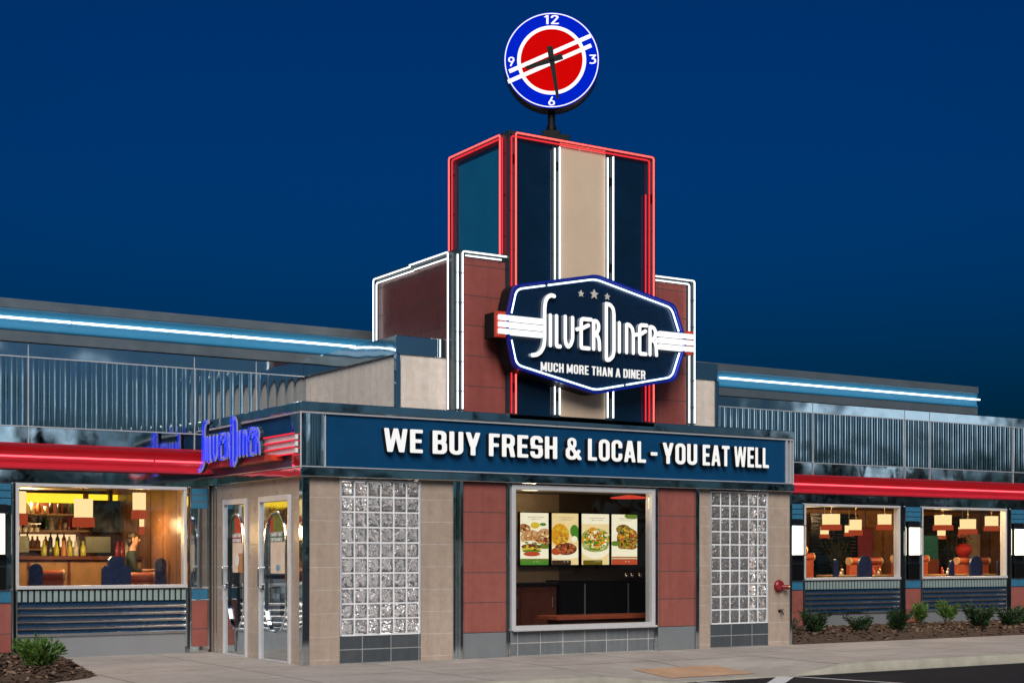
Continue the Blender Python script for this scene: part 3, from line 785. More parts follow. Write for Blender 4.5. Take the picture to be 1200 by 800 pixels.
# doors on the left side
def door(y0, y1, opentxt):
    g = MB()   # frame
    g.box(-.035, .12, y0, y0 + .05, 0, 2.295); g.box(-.035, .12, y1 - .05, y1, 0, 2.295); g.box(-.035, .12, y0 + .051, y1 - .051, 2.215, 2.295)
    g.box(-.03, .12, y0 + .051, y1 - .051, 0, .025)
    fr = g.build('door', M['bright_trim'], bld, bevel=.005)
    a, b = y0 + .055, y1 - .055; c = (a + b) / 2; hw = (b - a) / 2
    g = MB()
    ap = lambda X, Y: d_rr(X, Y, c - hw * .74, c + hw * .74, .40, 2.06, .5)
    apm = lambda X, Y: np.maximum(np.hypot((X - c) / (hw * .74) , np.maximum(np.abs(Y - 1.23) - .42, 0) / .42) - 1, -9) * .2
    fn = lambda X, Y: np.maximum(d_box(X, Y, a, b, .03, 2.21), -apm(X, Y))
    shape(g, fn, (a - .03, b + .03, 0, 2.24), .03, lambda u, v, d_: (-d_, u, v), -.05, .0, 0, 0, back=True)
    leaf = g.build('door_leaf', M['chrome'], fr)
    g = MB(); shape(g, lambda X, Y: np.maximum(apm(X, Y) - .009, -apm(X, Y) - .003), (a - .02, b + .02, .3, 2.2), .009, lambda u, v, d_: (-d_, u, v), .001, .010, 0, 0); g.build('oval_trim', M['chrome_flat'], fr)
    g = MB(); shape(g, apm, (a, b, .3, 2.2), .03, lambda u, v, d_: (-d_, u, v), -.03, -.02, 0, 0, back=True)
    g.build('pane', M['door_glass'], fr)
    # poster inside the upper pane
    pst = MB()
    pl = lambda u, v, d_: (-d_, u, v)
    cl = lambda f: (lambda X, Y: np.maximum(apm(X, Y) + .012, f(X, Y)))
    y_l, y_r = c + hw * .42, c - hw * .62      # left edge as seen from outside is larger y
    box = lambda u0, u1, v0, v1: cl(lambda X, Y: d_box(X, Y, u0, u1, v0, v1))
    shape(pst, box(y_r, y_l, 1.22, 2.05), (a, b, 1.2, 2.1), .02, pl, -.019, -.016, 0, 0)
    shape(pst, box(y_r, y_l - .08, 1.80, 2.05), (a, b, 1.7, 2.1), .02, pl, -.016, -.013, 1, 1)
    shape(pst, box(y_l - .09, y_l, 1.72, 2.05), (a, b, 1.7, 2.1), .02, pl, -.0155, -.0125, 2, 2)
    shape(pst, box(y_r, y_l, 1.66, 1.79), (a, b, 1.55, 1.85), .02, pl, -.0125, -.0118, 3, 3)
    if opentxt == 1:
        shape(pst, cl(lambda X, Y: np.hypot(X - c + .02, (Y - 1.40) * .8) - .075), (a, b, 1.2, 1.6), .015, pl, -.0125, -.011, 4, 4)
        shape(pst, box(y_r, c - .05, 1.22, 1.5), (a, b, 1.2, 1.6), .02, pl, -.014, -.0135, 6, 6)
    else:
        shape(pst, cl(lambda X, Y: np.hypot(X - c + .06, (Y - 1.30) * 1.6) - .07), (a, b, 1.15, 1.6), .015, pl, -.0125, -.011, 5, 5)
    tx = lambda x, z, d_: (-d_, y_l - .015 - x, z)
    wd = (y_l - y_r) * .80
    text(pst, 'CARRY OUT', .0, wd, 1.735, 1.785, tx, -.0117, -.0105, 4, 4)
    text(pst, 'ENTRANCE', .0, wd, 1.665, 1.715, tx, -.0117, -.0105, 4, 4)
    pst.build('poster', [M['p_cream'], M['p_red'] if opentxt == 1 else M['p_olive'], M['p_green'] if opentxt == 1 else M['p_red'], M['p_maroon'] if opentxt == 1 else M['p_green'], M['white_paint'], M['p_blue'], M['p_orange']], fr)
    g = MB()  # pull handle and push bar
    hy = b - .045
    g.tube(fillet([(-.005, hy, 1.02), (-.075, hy, 1.02), (-.075, hy, 1.30), (-.005, hy, 1.30)], .03), .010)
    g.box(-.03, -.002, hy - .02, hy + .02, .98, 1.06)
    g.build('handle', M['chrome_flat'], fr, bevel=.003)
    g = MB(); g.box(.055, .075, a + .03, b - .03, 1.14, 1.20); g.build('push_bar', M['brushed'], fr, bevel=.005)
M['p_cream'] = pm('poster_cream', (.80, .64, .50), .6, 0, .12, 5); M['p_red'] = pm('poster_red', (.55, .02, .01), .6, 0, .2, 9)
M['p_green'] = pm('poster_green', (.03, .12, .05), .6); M['p_maroon'] = pm('poster_maroon', (.22, .03, .06), .6); M['p_olive'] = pm('poster_olive', (.14, .17, .02), .6, 0, .4, 14)
M['p_blue'] = pm('poster_blue', (.2, .35, .5), .6); M['p_orange'] = pm('poster_orange', (.5, .2, .07), .6)
door(1.913, 2.807, 1); door(.382, 1.443, 2)

# upper tan block behind the tower
g = MB(); g.box(1.57, 7.36, .25, 3.34, 3.44, 4.29); up = g.build('upper_wall', M['tan_upper'], bld)
g = MB(); g.box(1.53, 7.40, .235, 3.34, 4.292, 4.56); g.box(1.53, 1.60, .225, .30, 3.44, 4.291); g.box(7.34, 7.42, .225, .32, 3.44, 4.291); g.build('upper_band', M['mirror_panel'], up, bevel=.006)

# tower
tw = MB(); tw.box(3.2, 5.85, -.10, 1.60, 3.44, 7.60)
tw = tw.build('tower', M['navy_panel'], bld, bevel=.01)
g = MB(); g.box(3.188, 3.199, .17, 1.33, 5.85, 7.40); g.build('side_sky_sheet', M['side_sky_teal'], tw)  # thin sheet, its teal stands in for sky light on the navy side
g = MB(); g.box(4.07, 4.905, -.118, -.098, 3.52, 7.56); g.build('beige_panel', M['beige_panel'], tw, bevel=.003)
g = MB()
g.box(3.19, 3.335, -.112, .02, 3.5, 7.61); g.box(5.70, 5.86, -.112, .02, 3.5, 7.61); g.box(3.336, 5.699, -.112, .02, 7.50, 7.612)
g.box(3.19, 3.24, 1.40, 1.61, 3.5, 7.61); g.box(3.19, 3.24, .021, 1.40, 7.50, 7.612)
g.box(3.94, 4.066, -.116, -.101, 3.5, 7.498); g.box(4.91, 5.045, -.116, -.101, 3.5, 7.498)
g.build('neon_channel', M['channel'], tw, bevel=.004)
def neon(name, paths, m, parent, r=.0115, seg=8, label=None):
    for p in paths:
        g = MB(); g.tube(p, r, seg); o = g.build(name, m, parent, label=label)
    return o
F = lambda pts: fillet(pts, .04)
yf = -.145
neon('neon_tube', [F([(3.285, yf, 3.52), (3.285, yf, 7.578), (4.55, yf, 7.578)]), F([(4.57, yf, 7.578), (5.80, yf, 7.578), (5.80, yf, 3.52)])], M['neon_red'], tw, label='bright red neon tube edging the tower front')
neon('neon_tube', [F([(3.21, yf, 3.52), (3.21, yf, 7.50), (3.24, yf, 7.52), (4.40, yf, 7.52)]), F([(4.42, yf, 7.52), (5.715, yf, 7.52), (5.715, yf, 3.52)]), [(5.645, yf, 3.52), (5.645, yf, 6.99)]], M['neon_red_dim'], tw)
xs_ = 3.155
neon('neon_tube', [F([(xs_, .085, 5.84), (xs_, .085, 7.578), (xs_, .80, 7.578)]), F([(xs_, .83, 7.578), (xs_, 1.565, 7.578), (xs_, 1.565, 5.84)])], M['neon_red'], tw, label='bright red neon tube edging the tower side')
neon('neon_tube', [F([(xs_, .02, 5.84), (xs_, .02, 7.52), (xs_, .79, 7.52)]), F([(xs_, .83, 7.52), (xs_, 1.47, 7.52), (xs_, 1.47, 5.84)])], M['neon_red_dim'], tw)
for a, b in ((3.965, 4.05), (4.925, 5.03)):
    neon('neon_tube', [[(a, yf, 3.54), (a, yf, 7.45)], [(b, yf, 3.54), (b, yf, 7.48)]], M['neon_white'], tw, label='white neon tube beside the beige panel')
g = MB()
def stand(g, p, q):   # little glass stand-off
    g.tube([p, q], .006, 6)
for z in [3.7 + .55 * i for i in range(8)]:
    for x in (3.285, 3.21, 5.80, 5.715, 3.965, 4.05, 4.925, 5.03):
        g = MB(); g.tube([(x, -.10, z), (x, yf + .011, z)], .009, 6); g.build('tube_support', M['black'], tw)
for z in (6.1, 6.7, 7.3):
    for y in (.085, .02, 1.565, 1.47): g = MB(); g.tube([(3.2, y, z), (xs_, y, z)], .008, 6); g.build('tube_support', M['black'], tw)
for (x, z) in ((3.25, 3.9), (3.25, 7.2), (5.757, 6.95), (4.008, 3.8), (4.008, 7.2), (4.978, 3.9), (4.978, 7.1), (4.978, 5.8)): g = MB(); g.box(x - .03, x + .03, -.14, -.113, z - .06, z + .06); g.build('tube_clip', M['black'], tw)
g = MB(); g.box(3.3, 5.75, .0, 1.5, 7.60, 7.64); g.build('tower_cap', M['roofing'], tw)

# maroon shoulders beside the tower
for side in (0, 1):
    a, b = ((2.36, 3.198), (5.852, 6.715))[side]
    g = MB(); g.box(a, b, .0, 2.46, 3.44, 5.80)
    sh = g.build('maroon_shoulder', M['brick_tile'], bld, bevel=.006)
    yn = -.04
    if side == 0:
        g = MB(); g.box(2.352, 2.3595, .162, 2.358, 3.45, 5.70); g.build('side_shade_sheet', M['shaded_maroon'], sh, label='maroon shoulder side with its shade painted into the colour')  # thin sheet of darkened shoulder tile, painted shade
    g = MB()
    if side == 0:
        g.box(2.345, 2.475, -.012, .16, 3.5, 5.812); g.box(2.476, 3.19, -.012, .03, 5.72, 5.812)
        g.box(2.345, 2.375, 2.36, 2.47, 3.5, 5.812); g.box(2.345, 2.375, .161, 2.359, 5.70, 5.812)
        g.build('neon_channel', M['channel'], sh, bevel=.004)
        x1 = 2.305
        neon('neon_tube', [F([(x1, .125, 3.55), (x1, .125, 5.79), (x1, 1.27, 5.79)]), F([(x1, 1.25, 5.765), (x1, 2.565 - .12, 5.765), (x1, 2.445, 3.55)]), F([(2.37, yn, 3.55), (2.37, yn, 5.74)]),
              F([(2.452, yn, 3.55), (2.452, yn, 5.79), (3.19, yn, 5.79)])], M['neon_white'], sh, label='white neon tube edging the maroon shoulder')
        neon('neon_tube', [[(x1, .16, 5.70), (x1, 1.10, 5.70)], F([(x1, 1.14, 5.69), (x1, 2.34, 5.69), (x1, 2.34, 3.55)]), [(2.50, yn, 5.735), (3.10, yn, 5.735)]], M['neon_white'], sh, r=.011)
    else:
        g.box(6.56, 6.73, -.012, .16, 3.5, 5.812); g.box(5.865, 6.559, -.012, .03, 5.72, 5.812)
        g.build('neon_channel', M['channel'], sh, bevel=.004)
        neon('neon_tube', [F([(5.88, yn, 5.79), (6.695, yn, 5.79), (6.695, yn, 3.55)]), F([(5.88, yn, 5.73), (6.59, yn, 5.73), (6.59, yn, 3.55)])], M['neon_white'], sh, label='white neon tube edging the right shoulder')
    g = MB()
    for z in [3.8 + .42 * i for i in range(5)]:
        for x in ((2.41,) if side == 0 else (6.64,)): g = MB(); g.box(x - .05, x + .05, -.05, -.013, z - .008, z + .008); g.build('tube_support', M['chrome_flat'], sh)

# ------------------------------------------------------------------ wings (one plane behind the block, left and right)
W = 3.35
segs = [(-7.0, -.03), (8.80, 24.0)]
wing = []
for (a, b) in segs:
    lft = a < 0
    # parapet: lower mirror, corrugated, upper mirror
    ua, ub = (a, 1.55) if lft else (7.38, b)
    g = MB(); g.box(a, b, W, W + .2, 3.06, 3.30); g.box(ua, ub, W + .01, W + .2, 3.445, 4.30); g.box(ua, ub, W - .004, W + .2, 4.301, 4.49)
    par = g.build('parapet_panel', M['mirror_panel'], bld)
    g = MB()
    p = .152; n = int((ub - ua) / p) + 1; prof = []
    for i in range(n * 10 + 1):
        x = ua + i * p / 10; t = (i % 10) / 10
        prof.append((x, W - .004 - .0065 * abs(math.sin(math.pi * i / 10))))
    g.strip(prof, 'z', 3.315, 4.286)
    g.build('corrugated_panel', M['corrugated'], par)
    g = MB(); g.box(a, b, W - .026, W - .0, 3.300, 3.314); g.box(ua, ub, W - .026, W - .0, 4.287, 4.302)
    for x in ((-2.74, -.27, .73) if lft else (12.5, 15.1, 15.85, 18.5)): g.box(x - .006, x + .006, W - .022, W - .005, 3.07, 3.2995); g.box(x - .006, x + .006, W - .028, W - .005, 3.3145, 4.2865); g.box(x - .005, x + .005, W - .012, W + .01, 4.307, 4.48)
    g.build('parapet_trim', M['bright_trim'], par)
    # red cove
    g = MB(); prof = [(W + .05, 3.062), (W - .17, 3.06), (W - .17, 3.045)]
    for k in range(9):
        t = k / 8; prof.append((W - .17 + .14 * math.sin(math.pi * t), 3.045 - .34 * t))
    prof += [(W - .17, 2.69), (W + .05, 2.688)]
    g.strip(prof, 'x', a, b)
    rc = g.build('red_cove', M['red_cove'], bld)
    L = 3.0; x = a + .02; ps = []
    while x < b - .1:
        e = min(b - .05, x + L); ps.append([(x, W - .13, 2.872), (e, W - .13, 2.872)]); x = e + .03
    neon('neon_tube', ps, M['neon_cove_red'], rc, r=.013)
    # header over the windows
    g = MB(); g.box(a, b, W - .03, W + .2, 2.50, 2.687); g.build('window_header', M['chrome'], bld, bevel=.005)
    # wall skirt under the windows
    g = MB(); g.box(a, b, W + .02, W + .2, .0, .99); g.build('wing_wall', M['grey_base'], bld)
    g = MB(); g.box(a, b, W + .21, 9.0, 4.30, 4.36); g.box(a, b, W + .21, W + .3, 2.70, 4.30); g.box(a, b, 8.9, 9.0, 0, 4.30); g.build('wing_roof', M['roofing'], bld)
# blue cove crown along the whole length
g = MB(); a, b = -7.0, 17.3
g.box(a, b, W - .05, W + .3, 4.50, 4.655); g.box(a, b, W - .07, W + .3, 4.965, 5.10)
cr = g.build('roof_crown', M['crown_metal'], bld, bevel=.006)
g = MB(); prof = [(W - .07, 4.963)]
for k in range(9):
    t = k / 8; prof.append((W - .06 + .045 * math.sin(math.pi * t) , 4.96 - .30 * t))
prof.append((W - .05, 4.657)); g.strip(prof, 'x', a, b); g.build('blue_cove', M['blue_cove'], cr)
ps = []
for (s0, s1) in ((-7, 3.0), (10.06, 17.42)):
    x = s0
    while x < s1 - .1:
        e = min(s1, x + 2.44); ps.append([(x, W - .055, 4.83), (e - .025, W - .055, 4.83)]); x = e
neon('neon_tube', ps, M['neon_cove_white'], cr, r=.015)

def bay(x0, x1):
    g = MB(); z0, z1 = .985, 2.498
    g.box(x0, x0 + .045, W - .05, W + .1, z0 + .051, z1 - .046); g.box(x1 - .045, x1, W - .05, W + .1, z0 + .051, z1 - .046)
    g.box(x0, x1, W - .055, W + .1, z1 - .045, z1); g.box(x0, x1, W - .075, W + .12, z0, z0 + .05)
    wn = g.build('window', M['alu_frame'], bld, bevel=.006)
    g = MB(); g.box(x0 + .046, x1 - .046, W + .02, W + .03, z0 + .051, z1 - .046); g.build('pane', M['glass'], wn)
    # ribbed strip
    g = MB(); n = int((x1 - x0) / .085); pw = (x1 - x0) / n
    g.box(x0, x1, W - .015, W + .019, .80, .965, 1)
    for i in range(n): g.box(x0 + i * pw + .012, x0 + (i + 1) * pw - .016, W - .040, W - .016, .802, .963)
    g.build('ribbed_strip', [M['ribs'], M['joint_dark']], bld, bevel=.006)
    # stainless speed lines: half round bars on a blue panel
    g = MB(); zz = .385; hh = .1
    for k in range(4):
        zb = zz + k * hh
        prof = [(W + .0005, zb)] + [(W - .004 - .030 * math.sin(math.pi * q / 8) ** .7, zb + .064 * q / 8) for q in range(9)] + [(W + .0005, zb + .064)]
        g.strip(prof, 'x', x0 + .02, x1 - .02)
    lv = g.build('stainless_louvre', M['louvre_bar'], bld)
    g = MB(); g.box(x0 + .01, x1 - .01, W + .001, W + .019, .35, .795); g.build('louvre_back', M['louvre_blue'], lv)
    g = MB(); g.box(x0, x0 + .02, W - .05, W + .019, .10, .984); g.box(x1 - .02, x1, W - .05, W + .019, .10, .984); g.box(x0 + .02, x1 - .02, W - .045, W - .001, .305, .35); g.build('louvre_frame', M['chrome_flat'], lv, bevel=.003)
    g = MB(); g.box(x0 + .02, x1 - .02, W - .02, W + .018, 0, .30); g.build('base_panel', M['brushed'], bld)

def pilaster(x0, x1, sconce=None):
    g = MB(); g.box(x0, x1, W - .06, W + .2, 0, 2.498)
    pl = g.build('pilaster', M['chrome'], bld, bevel=.006)
    e = .028
    g = MB(); g.box(x0 + e, x1 - e, W - .075, W - .061, .10, .79); g.build('red_panel', M['red_tile'], pl, bevel=.003)
    g = MB(); g.box(x0 + e, x1 - e, W - .075, W - .061, .805, .96); g.build('blue_panel', M['pil_blue'], pl, bevel=.003)
    g = MB()
    for k in range(3): g.box(x0 + e, x1 - e, W - .077, W - .061, 2.18 + k * .105, 2.272 + k * .105)
    g.build('blue_panel', M['pil_blue'], pl, bevel=.003)
    g = MB(); g.box(x0, x0 + .02, W - .085, W - .062, .05, 2.497); g.box(x1 - .02, x1, W - .085, W - .062, .05, 2.497)
    g.box(x0 + .021, x1 - .021, W - .082, W - .062, .963, .985); g.box(x0 + .021, x1 - .021, W - .082, W - .062, .792, .803)
    g.build('pilaster_trim', M['chrome_flat'], pl, bevel=.003)
for x0, x1 in ((-6.21, -3.52), (-2.92, -.40), (8.98, 11.75), (12.24, 14.93), (15.57, 18.25), (18.89, 21.5)): bay(x0, x1)
for x0, x1 in ((-6.76, -6.26), (-3.47, -2.965), (-.365, -.055), (11.80, 12.20), (15.03, 15.535), (18.33, 18.85), (21.6, 22.1)): pilaster(x0, x1)
g = MB()
for x0, x1 in ((14.931, 15.029), (18.251, 18.329), (-3.519, -3.471), (-2.964, -2.921), (12.201, 12.239)): g.box(x0, x1, W + .0, W + .15, 0, 2.498)
g.build('dark_reveal', M['dark_metal'], bld)

one('wing_end_panel', 'pil_blue', bld, [(22.12, 24.0, W - .02, W + .19, .991, 2.499), (-7.0, -6.78, W - .02, W + .19, .991, 2.499), (8.82, 8.96, W - .02, W + .19, .991, 2.499)])
# interior shell
g = MB()
for (a, b) in ((-7.0, -.02), (8.82, 24.0)):
    g.box(a, b, 8.6, 8.7, 0, 2.75); g.box(a, a + .1, W + .25, 8.6, 0, 2.75); g.box(b - .1, b, W + .25, 8.6, 0, 2.75)
g.build('dining_room_wall', M['in_orange'], bld)
g = MB(); g.box(-.02, 8.82, 8.6, 8.7, 0, 2.75); g.box(-.02, 8.82, 3.36, 3.45, 0, 2.75); g.build('partition_wall', M['in_brown'], bld)
g = MB(); g.box(-7, 24, W + .22, 8.7, 2.62, 2.70); g.build('dining_room_ceiling', M['in_ceiling'], bld)
g = MB(); g.box(-7, 24, W + .21, 8.7, -.02, .05); g.box(.21, 8.59, .21, 3.35, -.02, .03); g.build('dining_room_floor', M['in_floor'], bld)
g = MB(); g.box(.21, 8.59, .21, 3.35, 2.505, 2.54); g.build('takeout_ceiling', M['in_brown'], bld)
g = MB(); g.box(3.2, 5.80, 2.44, 2.55, 0.03, 2.50); g.build('takeout_wall', M['in_tan'], bld)
g = MB(); g.box(5.80, 8.59, 2.42, 2.55, 0.03, 2.50); g.box(2.60, 3.2, 2.46, 2.55, .03, 2.5); g.build('takeout_wall', M['in_brown'], bld, label='dark brown wall behind the menu screens')
one('lobby_wall', 'in_cream', bld, [(2.46, 2.6, .22, 3.34, .03, 2.5), (7.92, 8.0, .22, 2.40, .03, 2.5), (.3, 2.44, 1.75, 1.85, .03, 2.5)])

# ------------------------------------------------------------------ signs
# fascia lettering
bs = thing('banner_sign', 'long blue fascia sign lettered in white above the takeout window', 'sign', (4.4, -.03, 2.66))
g = MB(); g.box(.312, 8.598, -.055, -.022, 2.664, 3.36); g.build('sign_panel', M['blue_banner'], bs)
g = MB()
for w_, a, b in (('WE', 1.14, 1.746), ('BUY', 1.902, 2.682), ('FRESH', 2.824, 4.004), ('&', 4.156, 4.433), ('LOCAL', 4.558, 5.647), ('-', 5.729, 5.878), ('YOU', 5.97, 6.657), ('EAT', 6.769, 7.322), ('WELL', 7.42, 8.156)):
    text(g, w_, a, b, 2.888, 3.212, lambda u, v, d_: (u, -d_, v), .056, .15, 0, 1)
g.build('lettering', [M['letter_face'], M['letter_black']], bs)

# hexagonal main sign
ms = thing('diner_sign', 'blue hexagonal neon sign with white logo lettering on the tower front', 'sign', (4.5, -.11, 3.84))
HEX = [(2.925, 4.72), (3.07, 5.312), (4.503, 5.605), (5.979, 5.30), (6.213, 4.72), (5.985, 4.134), (4.503, 3.842), (3.07, 4.130)]
def inset(pts, d_):
    out = []; n = len(pts); c = Vector((sum(p[0] for p in pts) / n, sum(p[1] for p in pts) / n))
    for i in range(n):
        a, b, c_ = (Vector(pts[(i - 1) % n]), Vector(pts[i]), Vector(pts[(i + 1) % n]))
        n1 = Vector((-(b - a).y, (b - a).x)).normalized(); n2 = Vector((-(c_ - b).y, (c_ - b).x)).normalized()
        if n1.dot(c - b) < 0: n1 = -n1
        if n2.dot(c - b) < 0: n2 = -n2
        k = (n1 + n2); k /= max(.3, k.dot(n1)); out.append(tuple(b + k * d_))
    return out
def hexpath(d_, r=.09): return [(p.x, p.y) for p in fillet([Vector((a, b, 0)) for a, b in inset(HEX, d_)], r, 6, True)]
outer = hexpath(0)
g = MB(); g.prism(outer, 'y', -.115, -.37); g.build('cabinet', M['black'], ms)
inner = hexpath(.030)
g = MB()   # raised lip
n = len(outer)
vs = [(p[0], -.371, p[1]) for p in outer] + [(p[0], -.455, p[1]) for p in outer] + [(p[0], -.455, p[1]) for p in inner] + [(p[0], -.371, p[1]) for p in inner]
fs = [(k * n + i, k * n + (i + 1) % n, (k + 1) * n + (i + 1) % n, (k + 1) * n + i) for k in range(3) for i in range(n)]
g.add(vs, fs); g.build('raised_lip', M['lip_blue'], ms)
g = MB(); g.prism(hexpath(.031), 'y', -.371, -.378); g.build('sign_face', M['sign_navy'], ms)
path = hexpath(.064, .10)
P3 = [(p[0], -.415, p[1]) for p in path]
def near(p, q): return (p[0] - q[0]) ** 2 + (p[2] - q[1]) ** 2
# split the ring at the stripes (left and right) and twice more
def split_ring(P, cuts):
    n = len(P); dense = []
    for i in range(n):
        a = Vector(P[i]); b = Vector(P[(i + 1) % n]); m_ = max(1, int((b - a).length / .03))
        for k in range(m_): dense.append(a.lerp(b, k / m_))
    bad = [any((q.x - c[0]) ** 2 + (q.z - c[1]) ** 2 < c[2] ** 2 for c in cuts) for q in dense]
    out = []; cur = []
    s0 = bad.index(True); dense = dense[s0:] + dense[:s0]; bad = bad[s0:] + bad[:s0]
    for q, bd in zip(dense, bad):
        if bd:
            if len(cur) > 2: out.append(cur)
            cur = []
        else: cur.append(q)
    if len(cur) > 2: out.append(cur)
    return out
rings = split_ring(P3, [(2.97, 4.73, .19), (6.17, 4.74, .16), (3.62, 5.37, .02), (3.75, 4.03, .02), (5.05, 4.0, .02)])
neon('neon_tube', rings, M['neon_ice'], ms, r=.012)
g = MB()
PLs = lambda u, v, d_: (u, -d_, v)
for st in LOGO:
    xs_l = [p[0] for p in st]; zs_l = [p[1] for p in st]
    sm = [(p.x, p.y) for p in fillet([Vector((a, b, 0)) for a, b in st], .022, 3)]
    shape(g, lambda X, Y, sm=sm: d_poly(X, Y, sm, .058), (min(xs_l) - .06, max(xs_l) + .06, min(zs_l) - .06, max(zs_l) + .06), .012, PLs, .379, .44, 0, 1)
g.build('logo_lettering', [M['logo_face'], M['letter_side']], ms)
g = MB(); text(g, 'MUCH MORE THAN A DINER', 3.555, 5.455, 4.125, 4.258, PLs, .379, .388, 0, 1, gap=.09, space=.24, h=1 / 20.)
g.build('tagline', [M['letter_face'], M['letter_side']], ms)
g = MB()
for cx, cz, r in ((4.263, 5.305, .062), (4.50, 5.318, .083), (4.737, 5.305, .062)):
    pts = [(cx + (r if k % 2 == 0 else r * .42) * math.sin(k * math.pi / 5), cz + (r if k % 2 == 0 else r * .42) * math.cos(k * math.pi / 5)) for k in range(10)]
    shape(g, lambda X, Y, pts=pts: d_pgon(X, Y, pts), (cx - .1, cx + .1, cz - .1, cz + .1), .008, PLs, .379, .395, 0, 1)
g.build('star', [M['star'], M['letter_side']], ms)
for z0 in (4.600, 4.697, 4.794):
    g = MB(); g.box(2.80, 3.552, -.475, -.38, z0, z0 + .070); g.build('stripe', M['logo_face'], ms); g = MB(); g.box(5.66, 6.315, -.475, -.38, z0, z0 + .070); g.build('stripe', M['logo_face'], ms)
for a, b in ((2.77, 2.921), (6.217, 6.33)):
    g = MB(); g.box(a, b, -.37, -.115, 4.55, 4.91, 1); g.box(a, b, -.45, -.372, 4.55, 4.598); g.box(a, b, -.45, -.372, 4.868, 4.912); g.box(a, b, -.43, -.3715, 4.599, 4.867); g.build('stripe_box', [M['sign_red'], M['black']], ms, bevel=.004)

# neon script on the side fascia
ns = thing('neon_script_sign', 'blue neon script logo with red stripes beside the entrance doors', 'sign', (-.2, 1.9, 2.7))
def side(x, z, off): return (-.30 - off, 3.06 - (x - 3.36) * 1.02, 2.73 + (z - 4.33) * .80)
g = MB()
for st in LOGO:
    sm = fillet([Vector((a, b, 0)) for a, b in st], .05, 4)
    for k in (-1, 1):
        pts = []
        for i, p in enumerate(sm):
            t = (sm[min(i + 1, len(sm) - 1)] - sm[max(0, i - 1)]).normalized(); q = p + Vector((-t.y, t.x, 0)) * .030 * k
            pts.append(side(q.x, q.y, .03))
        g.tube(pts, .0065, 6)
g.build('neon_tube', M['neon_blue'], ns)
g = MB()
for st in LOGO:
    sm = [(p.x, p.y) for p in fillet([Vector((a, b, 0)) for a, b in st], .05, 4)]
    xs_l = [p[0] for p in st]; zs_l = [p[1] for p in st]
    shape(g, lambda X, Y, sm=sm: d_poly(X, Y, sm, .078), (min(xs_l) - .07, max(xs_l) + .07, min(zs_l) - .07, max(zs_l) + .07), .014, lambda u, v, d_: side(u, v, d_), -.05, 0.0, 0, 1)
g.build('channel_letter', [M['script_face'], M['channel']], ns)
g = MB()
for z0 in (2.835, 2.925, 3.015): g = MB(); g.box(-.115, -.0755, -.02, 1.02, z0, z0 + .062); g.build('stripe', M['white_paint'], ns)
neon('neon_tube', [[(-.135, -.02, z), (-.135, 1.02, z)] for z in (2.822, 2.911, 3.001, 3.092)], M['neon_red_dim'], ns, r=.010, label='red neon tube between the white stripes')
g = MB(); g.box(-.22, -.031, .55, 3.05, 2.76, 2.84); g.build('raceway', M['sign_red'], ns, bevel=.004)

# rooftop clock
ck = thing('rooftop_clock', 'round red and blue lit clock on a black post above the tower', 'clock', (4.42, .62, 7.64), R(-33))
g = MB(); g.box(-.27, .27, -.24, .24, .02, .20); g.box(-.14, .14, -.12, .12, .20, .30); g.lathe([(0.001, .30), (.085, .30), (.07, .40), (.055, .42), (.055, .66), (.001, .66)], (0, 0, 0)); g.build('post', M['black'], ck, bevel=.01, local=True)
CZ, RR, FY = 1.345, .735, -.17
g = MB(); g.lathe([(.001, .17), (RR - .02, .17), (RR, .15), (RR, FY + .01), (RR - .012, FY), (RR - .03, FY), (RR - .03, FY + .02), (.001, FY + .02)], (0, 0, CZ), 'y', 64); g.build('clock_case', M['clock_rim'], ck, local=True)
def ringmesh(r0, r1, y, seg=72):
    g = MB(); vs = []
    for k in range(seg):
        a = 2 * math.pi * k / seg
        vs += [(r0 * math.cos(a), y, CZ + r0 * math.sin(a)), (r1 * math.cos(a), y, CZ + r1 * math.sin(a))]
    return g.add(vs, [(2 * k, 2 * k + 1, (2 * k + 3) % (2 * seg), (2 * k + 2) % (2 * seg)) for k in range(seg)])
g = MB(); g.lathe([(.001, FY - .002), (RR - .006, FY - .002), (RR - .006, FY + .006)], (0, 0, CZ), 'y', 72, 0, False)
face = g.build('clock_face', M['clock_blue'], ck, local=True)
ringmesh(.700, .716, FY - .006).build('face_ring', M['clock_white'], face, local=True)
ringmesh(.470, .525, FY - .006).build('face_ring', M['clock_white'], face, local=True)
g = MB(); g.lathe([(.001, FY - .005), (.471, FY - .005)], (0, 0, CZ), 'y', 72, 0, False); g.build('red_disc', M['clock_red'], face, local=True)
g = MB(); ca, sa = math.cos(R(23.5)), math.sin(R(23.5))
for off, u0, u1 in ((.100, -.66, .69), (-.037, -.74, .64)):
    vs = [(u * ca - w * sa, FY - .009, CZ + u * sa + w * ca) for u, w in ((u0, off - .031), (u1, off - .031), (u1, off + .031), (u0, off + .031))]
    g.add(vs, [(0, 1, 2, 3)])
g.build('face_stripe', M['clock_white'], face, local=True)
g = MB()
pc = lambda u, v, d_: (u, FY - d_, CZ + v)
text(g, '12', -.115, .115, .545, .682, pc, .006, .012, 0, 0); text(g, '6', -.05, .05, -.690, -.555, pc, .006, .012, 0, 0)
text(g, '9', -.66, -.565, -.09, .05, pc, .006, .012, 0, 0); text(g, '3', .575, .675, -.06, .08, pc, .006, .012, 0, 0)
g.build('numeral', M['clock_white'], face, local=True)
g = MB()
